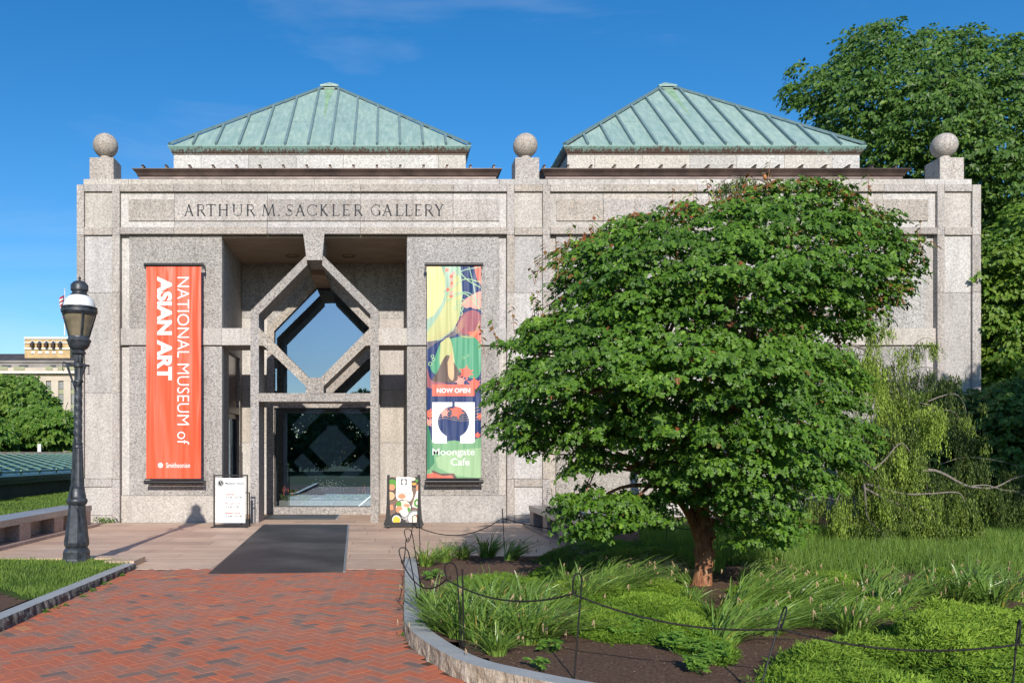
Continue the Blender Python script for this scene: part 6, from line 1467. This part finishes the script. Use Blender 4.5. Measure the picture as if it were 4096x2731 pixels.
# grasses
def grass(name, label, test, box, n, h, seed, w=.0035, tint=.5, lean=.25):
    g = np.random.default_rng(seed); x = g.uniform(box[0], box[1], n); y = g.uniform(box[2], box[3], n); z = np.empty(n); keep = np.zeros(n, bool)
    for i in range(n):
        q_ = test(x[i], y[i])
        if q_ is not None: keep[i] = True; z[i] = q_
    x, y, z = x[keep], y[keep], z[keep]; n = len(x); a = g.uniform(0, 2*np.pi, n); hh = h*g.uniform(.55, 1.15, n); pat = np.array([mnoise.noise(Vector((a_*1.3, b_*1.3, 5))) for a_, b_ in zip(x, y)]); hh *= 1+.3*pat
    d = np.stack([np.cos(a), np.sin(a), np.zeros(n)], 1)*(lean*hh*g.uniform(.2, 1.3, n))[:, None]; s = np.stack([-np.sin(a*2.3), np.cos(a*2.3), np.zeros(n)], 1)*w
    b = np.stack([x, y, z], 1); m = b + d*.35; m[:, 2] += hh*.55; t = b + d; t[:, 2] += hh
    V = np.stack([b-s, b+s, m+s*.8, m-s*.8, t], 1).reshape(-1, 3); i5 = np.arange(n)[:, None]*5
    F = np.concatenate([i5+np.array([0, 1, 2]), i5+np.array([0, 2, 3]), i5+np.array([3, 2, 4])]); tint_ = np.clip(g.normal(tint, .18, n)+.25*pat, 0, 1)
    o = link(name, np_mesh(name, V, F, tint=np.repeat(tint_, 5)), None, M['grass']); tag(o, label, 'grass', None, 'stuff'); return o
def t1(x, y):
    px, py = CX+x/y*FPX, CY+(EYE-.13)/y*FPX
    if px < 2560 or px > 5200 or x < 3.8 or not bed_ok(x, y): return None
    lim = 2312 + 18*math.sin(px*.01) + (10 if px > 3500 else 0)
    if py > lim or (2900 < px < 3150 and py > 2268): return None
    if y > 15.5: return None
    return zs(x, y)
grass('tall_grass', 'sunlit tall grass between the maple and the weeping conifer', t1, (3.8, 15, 9.3, 15.5), 78000, .24, 61, .0036, .34, .3)
def t2(x, y):
    if x > -3.66 or (y < 3.4) or soil_here(x, y): return None
    return lawn_z(x, y)
grass('lawn_grass', 'short grass of the small left lawn', t2, (-8.2, -3.64, 6.2, 12.1), 46000, .055, 62, .0030, .42, .5)
# fallen chips on the mulch
g = np.random.default_rng(71); n = 26000; x = g.uniform(.3, 9, n); y = g.uniform(4.4, 12.2, n); ok = np.array([bed_ok(a, b) and in_view(a, b) for a, b in zip(x, y)]); x, y = x[ok], y[ok]; n = len(x)
a = g.uniform(0, 6.28, n)
o = leaf_mesh('mulch_chips', np.stack([x, y, [zs(i, j)+.004 for i, j in zip(x, y)]], 1), np.stack([g.normal(0, .25, n), g.normal(0, .25, n), np.ones(n)], 1), np.stack([np.cos(a), np.sin(a), np.zeros(n)], 1), g.uniform(.006, .026, n), g.random(n), T_NEEDLE, M['chip'], None, wid=[.3]*n); tag(o, 'scattered pale wood chips on the dark mulch', 'mulch', None, 'stuff')
# weeds at the kerb foot
for i, (px, py) in enumerate(((185, 2447), (228, 2432), (258, 2422), (330, 2385), (375, 2362), (425, 2336), (437, 2322), (485, 2302), (1660, 2345), (1640, 2420), (1610, 2540))):
    c = GP(px, py); P = []; N = []; T = []; S = []
    for j in range(random.choice((8, 12, 16))):
        a_ = random.uniform(0, 6.28); P.append((random.gauss(0, .02), random.gauss(0, .02), random.uniform(.0, .03))); N.append((0, -.3, 1)); T.append((math.cos(a_), math.sin(a_), .6)); S.append(random.uniform(.02, .045))
    o = leaf_mesh('kerb_weed', P, N, T, S, rng.random(len(P)), T_OVAL, M['geranium']); o.location = c; tag(o, ('nearest weed to the camera at the foot of the lawn kerb', 'second nearest weed at the foot of the lawn kerb', 'broad leafed weed third along the foot of the lawn kerb', 'bushiest weed at the middle of the lawn kerb foot', 'weed just past the bushiest one along the lawn kerb', 'lone sprig two thirds along the lawn kerb towards the lamp', 'sprig close behind the lone one along the lawn kerb', 'farthest weed of the lawn kerb, near the pink kerb block', 'weed by the bed kerb closest to the terrace', 'weed by the bed kerb below the leaning stakes', 'weed at the bend of the bed kerb')[i], 'weed', 'weeds along the kerb foot')
c = GP(430, 2089); P = []; N = []; T = []; S = []
for j in range(90):
    a_ = random.uniform(0, 6.28); P.append((random.gauss(0, .13), random.gauss(-.05, .03), abs(random.gauss(.06, .05)))); N.append((0, -.6, 1)); T.append((math.cos(a_), math.sin(a_), .6)); S.append(random.uniform(.03, .06))
o = leaf_mesh('wall_weed', P, N, T, S, rng.random(len(P)), T_OVAL, M['hedge_leaf']); o.location = (c.x, Y0-.05, 0); tag(o, 'low leafy weed growing at the foot of the left corner pier', 'weed')

# ------------------------------------------------------------------ left background
def up_z(x, y): return .40 + .02*mnoise.noise(Vector((x, y, 2)))
o = MB().add([(-40, 9.5, .40), (-7.12, 9.5, .40), (-7.12, 80, .40), (-40, 80, .40), (-7.12, 9.5, -.05), (-7.12, 80, -.05)], [(0, 1, 2, 3), (1, 4, 5, 2)]).build('upper_lawn', M['turf']); o['kind'] = 'structure'
grass('upper_lawn_grass', 'grass of the raised lawn behind the left bench', lambda x, y: .39 if (x > -11 and CX+x/y*FPX > -40) else None, (-11, -7.15, 11, 27), 30000, .06, 63, .0045, .4, .4)
sk = empty('skylight_pavilion', (-10, 30, .4)); tag(sk, 'low dark skylight pavilion with green slatted roof behind the left lawn', 'pavilion')
def SK(n, mb, mt): mb.v = [(x+10, y-30, z-.4) for x, y, z in mb.v]; return mb.build(n, mt, sk)
M['sk_wall'] = simple('dark stone', (.13, .115, .105), .85, .2, var=.1, scale=3)
SK('wall', MB().box(-19.9, -10.1, 15.5, 46, .35, .80), M['sk_wall'])
M['sk_green'] = simple('green painted metal', (.22, .36, .25), .5, .4, var=.1)
M['sk_dark'] = simple('dark green metal', (.05, .085, .06), .5, .4, var=.2)
M['sk_roof'] = simple('blue green sheet roof', (.07, .14, .15), .4, .5, var=.2)
SK('cornice', MB().box(-20, -10.0, 15.4, 46.1, .80, .90).box(-20.05, -9.95, 15.3, 46.2, .90, 1.0), M['sk_dark'])
SK('roof_deck', MB().add([(-10.05, 15.5, 1.0), (-10.05, 46, 1.0), (-16, 46, 1.50), (-16, 15.5, 1.50), (-22, 46, 1.0), (-22, 15.5, 1.0)], [(0, 1, 2, 3), (3, 2, 4, 5), (0, 3, 5)]), M['sk_roof'])
def deck_z(x): return 1.0 + .5*min(1, (-10.05-x)/5.95)
for j in range(46):
    y_ = 13.5 + j*.86
    a_, b_ = Vector((-10.25, y_, deck_z(-10.25)+.14)), Vector((-15.9, y_+8.6, deck_z(-15.9)+.14))
    if a_.y < 15.6: t = (15.6-a_.y)/8.6; a_ = a_.lerp(b_, t)
    if b_.y > 45.9: t = max(.05, (45.9-a_.y)/(b_.y-a_.y)); b_ = a_.lerp(b_, t)
    SK('louvre', MB().tube([a_, b_], .028, 4), M['sk_green'])
for j in range(9):
    x_ = -10.3 - j*.68; z_ = deck_z(x_); SK('rafter', MB().box(x_-.02, x_+.02, 15.6, 45.9, z_+.05, z_+.10), M['sk_green'])
    for k in range(0, 14):
        pass
for j in range(24): SK('strut', MB().box(-10.32, -10.28, 16+j*1.25, 16.04+j*1.25, .98, 1.16), M['sk_green'])
tw = MB().box(-34, -9.2, 47.5, 48, .3, 1.72).build('garden_wall', M['sk_wall']); tag(tw, 'long low stone wall beyond the skylight pavilion', 'wall')

# far office block
YF = 200.0; fb = empty('office_block', (W(150, 1815, YF).x, YF, 0)); fo = Vector((W(150, 1815, YF).x, YF, 0)); tag(fb, 'distant cream stone office block with slate roof and brick penthouse', 'office block')
stone = simple('cream limestone', (.52, .45, .37), .85, .2, var=.06, scale=.3); brickb = simple('buff brick', (.50, .36, .19), .9, .2, var=.12, scale=.8); slate = simple('dark slate', (.075, .068, .072), .8, .2, var=.25, scale=.5); win = simple('dark window', (.05, .06, .065), .2, .6, var=.2); spand = simple('green spandrel', (.30, .31, .19), .6, .3); wht = simple('white limestone trim', (.72, .70, .66), .8, .2); grey = simple('grey attic stone', (.26, .24, .225), .85, .2, var=.1, scale=.4); rust = simple('rusty hood', (.07, .045, .035), .8, .2)
def fb_(n, x0, x1, y0, y1, d0, d1, mt, par=None):
    a, b = W(x0, y1, YF), W(x1, y0, YF); return MB().box(a.x-fo.x, b.x-fo.x, d0, d1, a.z, b.z).build(n, mt, par or fb)
fb_('wall', -500, 600, 1500, 1850, .5, 25, stone)
for k, x0 in enumerate(range(-420, 420, 50)):
    xs = 184+ (k-12)*49.5
    fb_('pier', xs+20, xs+49, 1522, 1850, .05, .5, stone)
    for (ya, yb) in ((1526, 1556), (1576, 1616), (1634, 1672)):
        w_ = fb_('window', xs, xs+19, ya, yb, .30, .5, win)
        mbm = MB()
        a, b = W(xs, yb, YF), W(xs+19, ya, YF)
        for i in range(1, 4): xx = a.x + (b.x-a.x)*i/4 - fo.x; mbm.box(xx-.03, xx+.03, .24, .30, a.z, b.z)
        for i in range(1, 5): zz = a.z + (b.z-a.z)*i/5; mbm.box(a.x-fo.x, b.x-fo.x, .24, .30, zz-.03, zz+.03)
        mbm.build('window_bars', wht, w_)
    fb_('spandrel', xs, xs+19, 1557, 1575, .25, .5, spand); fb_('spandrel', xs, xs+19, 1617, 1633, .25, .5, spand)
fb_('cornice', -500, 600, 1488, 1494, -1.2, .5, wht); fb_('cornice', -500, 600, 1494, 1499, -.5, .5, stone); fb_('frieze', -500, 600, 1499, 1522, 0, .5, stone)
fb_('attic', -500, 600, 1440, 1488, 1.2, 20, grey); fb_('parapet', -500, 600, 1470, 1488, -.6, 1.0, stone); fb_('coping', -500, 600, 1440, 1447, .8, 1.2, grey)
for x0, x1 in ((-60, -30), (0, 36), (68, 104), (195, 215), (243, 262), (290, 330)):
    fb_('window', x0, x1, 1458, 1468, 1.0, 1.2, win); fb_('balustrade', x0-8, x1, 1467, 1481, -.75, -.6, spand)
a, b = W(-500, 1440, YF), W(600, 1397, YF)
MB().add([(a.x-fo.x, 1, a.z), (b.x-fo.x, 1, a.z), (b.x-fo.x, 9, b.z), (a.x-fo.x, 9, b.z), (b.x-fo.x, 20, a.z), (a.x-fo.x, 20, a.z)], [(0, 1, 2, 3), (3, 2, 4, 5)]).build('roof', slate, fb)
ph = fb_('penthouse', 73, 258, 1341, 1425, 3.5, 16, brickb)
for y0_, y1_ in ((1340, 1348), (1361, 1365), (1384, 1390)): fb_('band', 72.5, 258.5, y0_, y1_, 3.2, 3.5, wht, fb)
for xc_ in (108.5, 137, 165.5, 193.5, 221.5):
    cz_ = W(0, 1362, YF).z; xx = W(xc_, 0, YF).x - fo.x; o_r = 8.0/FPX*YF; i_r = 5.8/FPX*YF
    arc_o = [(xx+o_r*math.cos(R(a_)), cz_+o_r*math.sin(R(a_))) for a_ in range(0, 181, 20)]; arc_i = [(xx+i_r*math.cos(R(a_)), cz_+i_r*math.sin(R(a_))) for a_ in range(0, 181, 20)]
    mb = MB()
    for k in range(9): mb.prism_y([arc_o[k], arc_o[k+1], arc_i[k+1], arc_i[k]], 3.0, 3.2)
    mb.build('window_arch', wht, fb); zb_ = W(0, 1384, YF).z
    wp = MB().prism_y([(xx-i_r, zb_)] + [(xx+i_r, zb_)] + arc_i, 3.12, 3.19).build('window', win, fb)
    fb_('vent_hood', xc_-6, xc_+6, 1366, 1383 + random.choice((0, 3, 0)), 2.2, 3.1, rust); fb_('panel', xc_-8, xc_+8, 1397, 1407, 3.3, 3.5, wht)
fp = empty('flagpole', W(259, 1341, 205)); fpl = W(259, 1341, 205); tag(fp, 'white flagpole with an American flag above the distant office block', 'flagpole')
MB().tube([(0, 0, 0), (0, 0, (1341-1160)/FPX*205)], [.16, .09], 8).lathe([(.01, 0), (.25, .2), (.01, .45)], 8, (0, 0, (1341-1160)/FPX*205), close=False).build('pole', wht, fp)
redm = simple('flag red', (.45, .03, .04), .8, .2); blu = simple('flag blue', (.03, .04, .16), .8, .2)
def flag_p(u_, v_):  # hanging, partly furled
    return Vector((-.1 - u_*1.05*(1-.3*v_) + .15*math.sin(6*v_+3*u_), .4*math.sin(5*u_+3*v_), (1341-1172)/FPX*205 - 5.4*v_ - u_*1.2 - .4*math.sin(4*v_)))
for s_ in range(13):
    mb = MB(); v0, v1 = s_/13, (s_+1)/13; vs = []; fs = []
    for k in range(9): vs += [flag_p(k/8, v0), flag_p(k/8, v1)]
    for k in range(8): fs.append((2*k, 2*k+1, 2*k+3, 2*k+2))
    mb.add(vs, fs).build('flag_stripe', redm if s_ % 2 == 0 else wht, fp)
mb = MB(); vs = []; fs = []
for j in range(5):
    for k in range(5): p = flag_p(k/4*.45, j/4*7/13); vs.append(p - Vector((0, .06, 0)))
for j in range(4):
    for k in range(4): fs.append((j*5+k, (j+1)*5+k, (j+1)*5+k+1, j*5+k+1))
mb.add(vs, fs).build('flag_canton', blu, fp)
broad_tree('deep green tree in front of the distant office block at the left edge', [(-150, 1830), (-140, 1560), (-40, 1500), (20, 1515), (60, 1500), (110, 1560), (130, 1650), (140, 1760), (110, 1830)], 75, 5, 2.2, 1.7, 330, .42, M['far_leaf'], (-33.5, 75, .3), 'far_tree', 'trees before the office block', 81, fork=3, flat=.55, sz=.75, tint_mu=.6)
broad_tree('tall middle tree in front of the distant office block', [(60, 1800), (55, 1620), (75, 1530), (100, 1495), (140, 1510), (165, 1560), (200, 1560), (225, 1620), (232, 1700), (220, 1800)], 68, 4, 2, 1.5, 330, .38, M['far_leaf'], (-28.5, 68, .3), 'far_tree', 'trees before the office block', 82, fork=3, flat=.55, sz=.75, tint_mu=.5)
broad_tree('yellowish green rounder tree before the distant office block by the lamp post', [(70, 1800), (80, 1700), (110, 1650), (160, 1625), (220, 1640), (275, 1650), (300, 1720), (300, 1800)], 58, 3.5, 1.6, 1.2, 330, .30, M['hedge_leaf'], (-24, 58, .3), 'far_tree', 'trees before the office block', 83, fork=1.5, flat=.55, sz=.75, tint_mu=.6)
broad_tree('bright small tree at the lower left edge before the office block', [(-160, 1830), (-150, 1700), (-60, 1665), (20, 1670), (45, 1720), (40, 1830)], 55, 3, 1.5, 1.2, 300, .30, M['hedge_leaf'], (-26.8, 55, .3), 'far_tree', 'trees before the office block', 84, fork=1.5, flat=.55, sz=.75, tint_mu=.5)
tagp = MB().box(-.1, .1, -.05, .05, 0, 1.6).build('marker_post', wht); tagp.location = (W(158, 1806, 50).x, 50, .6); tag(tagp, 'thin white and red marker post under the distant trees', 'post')
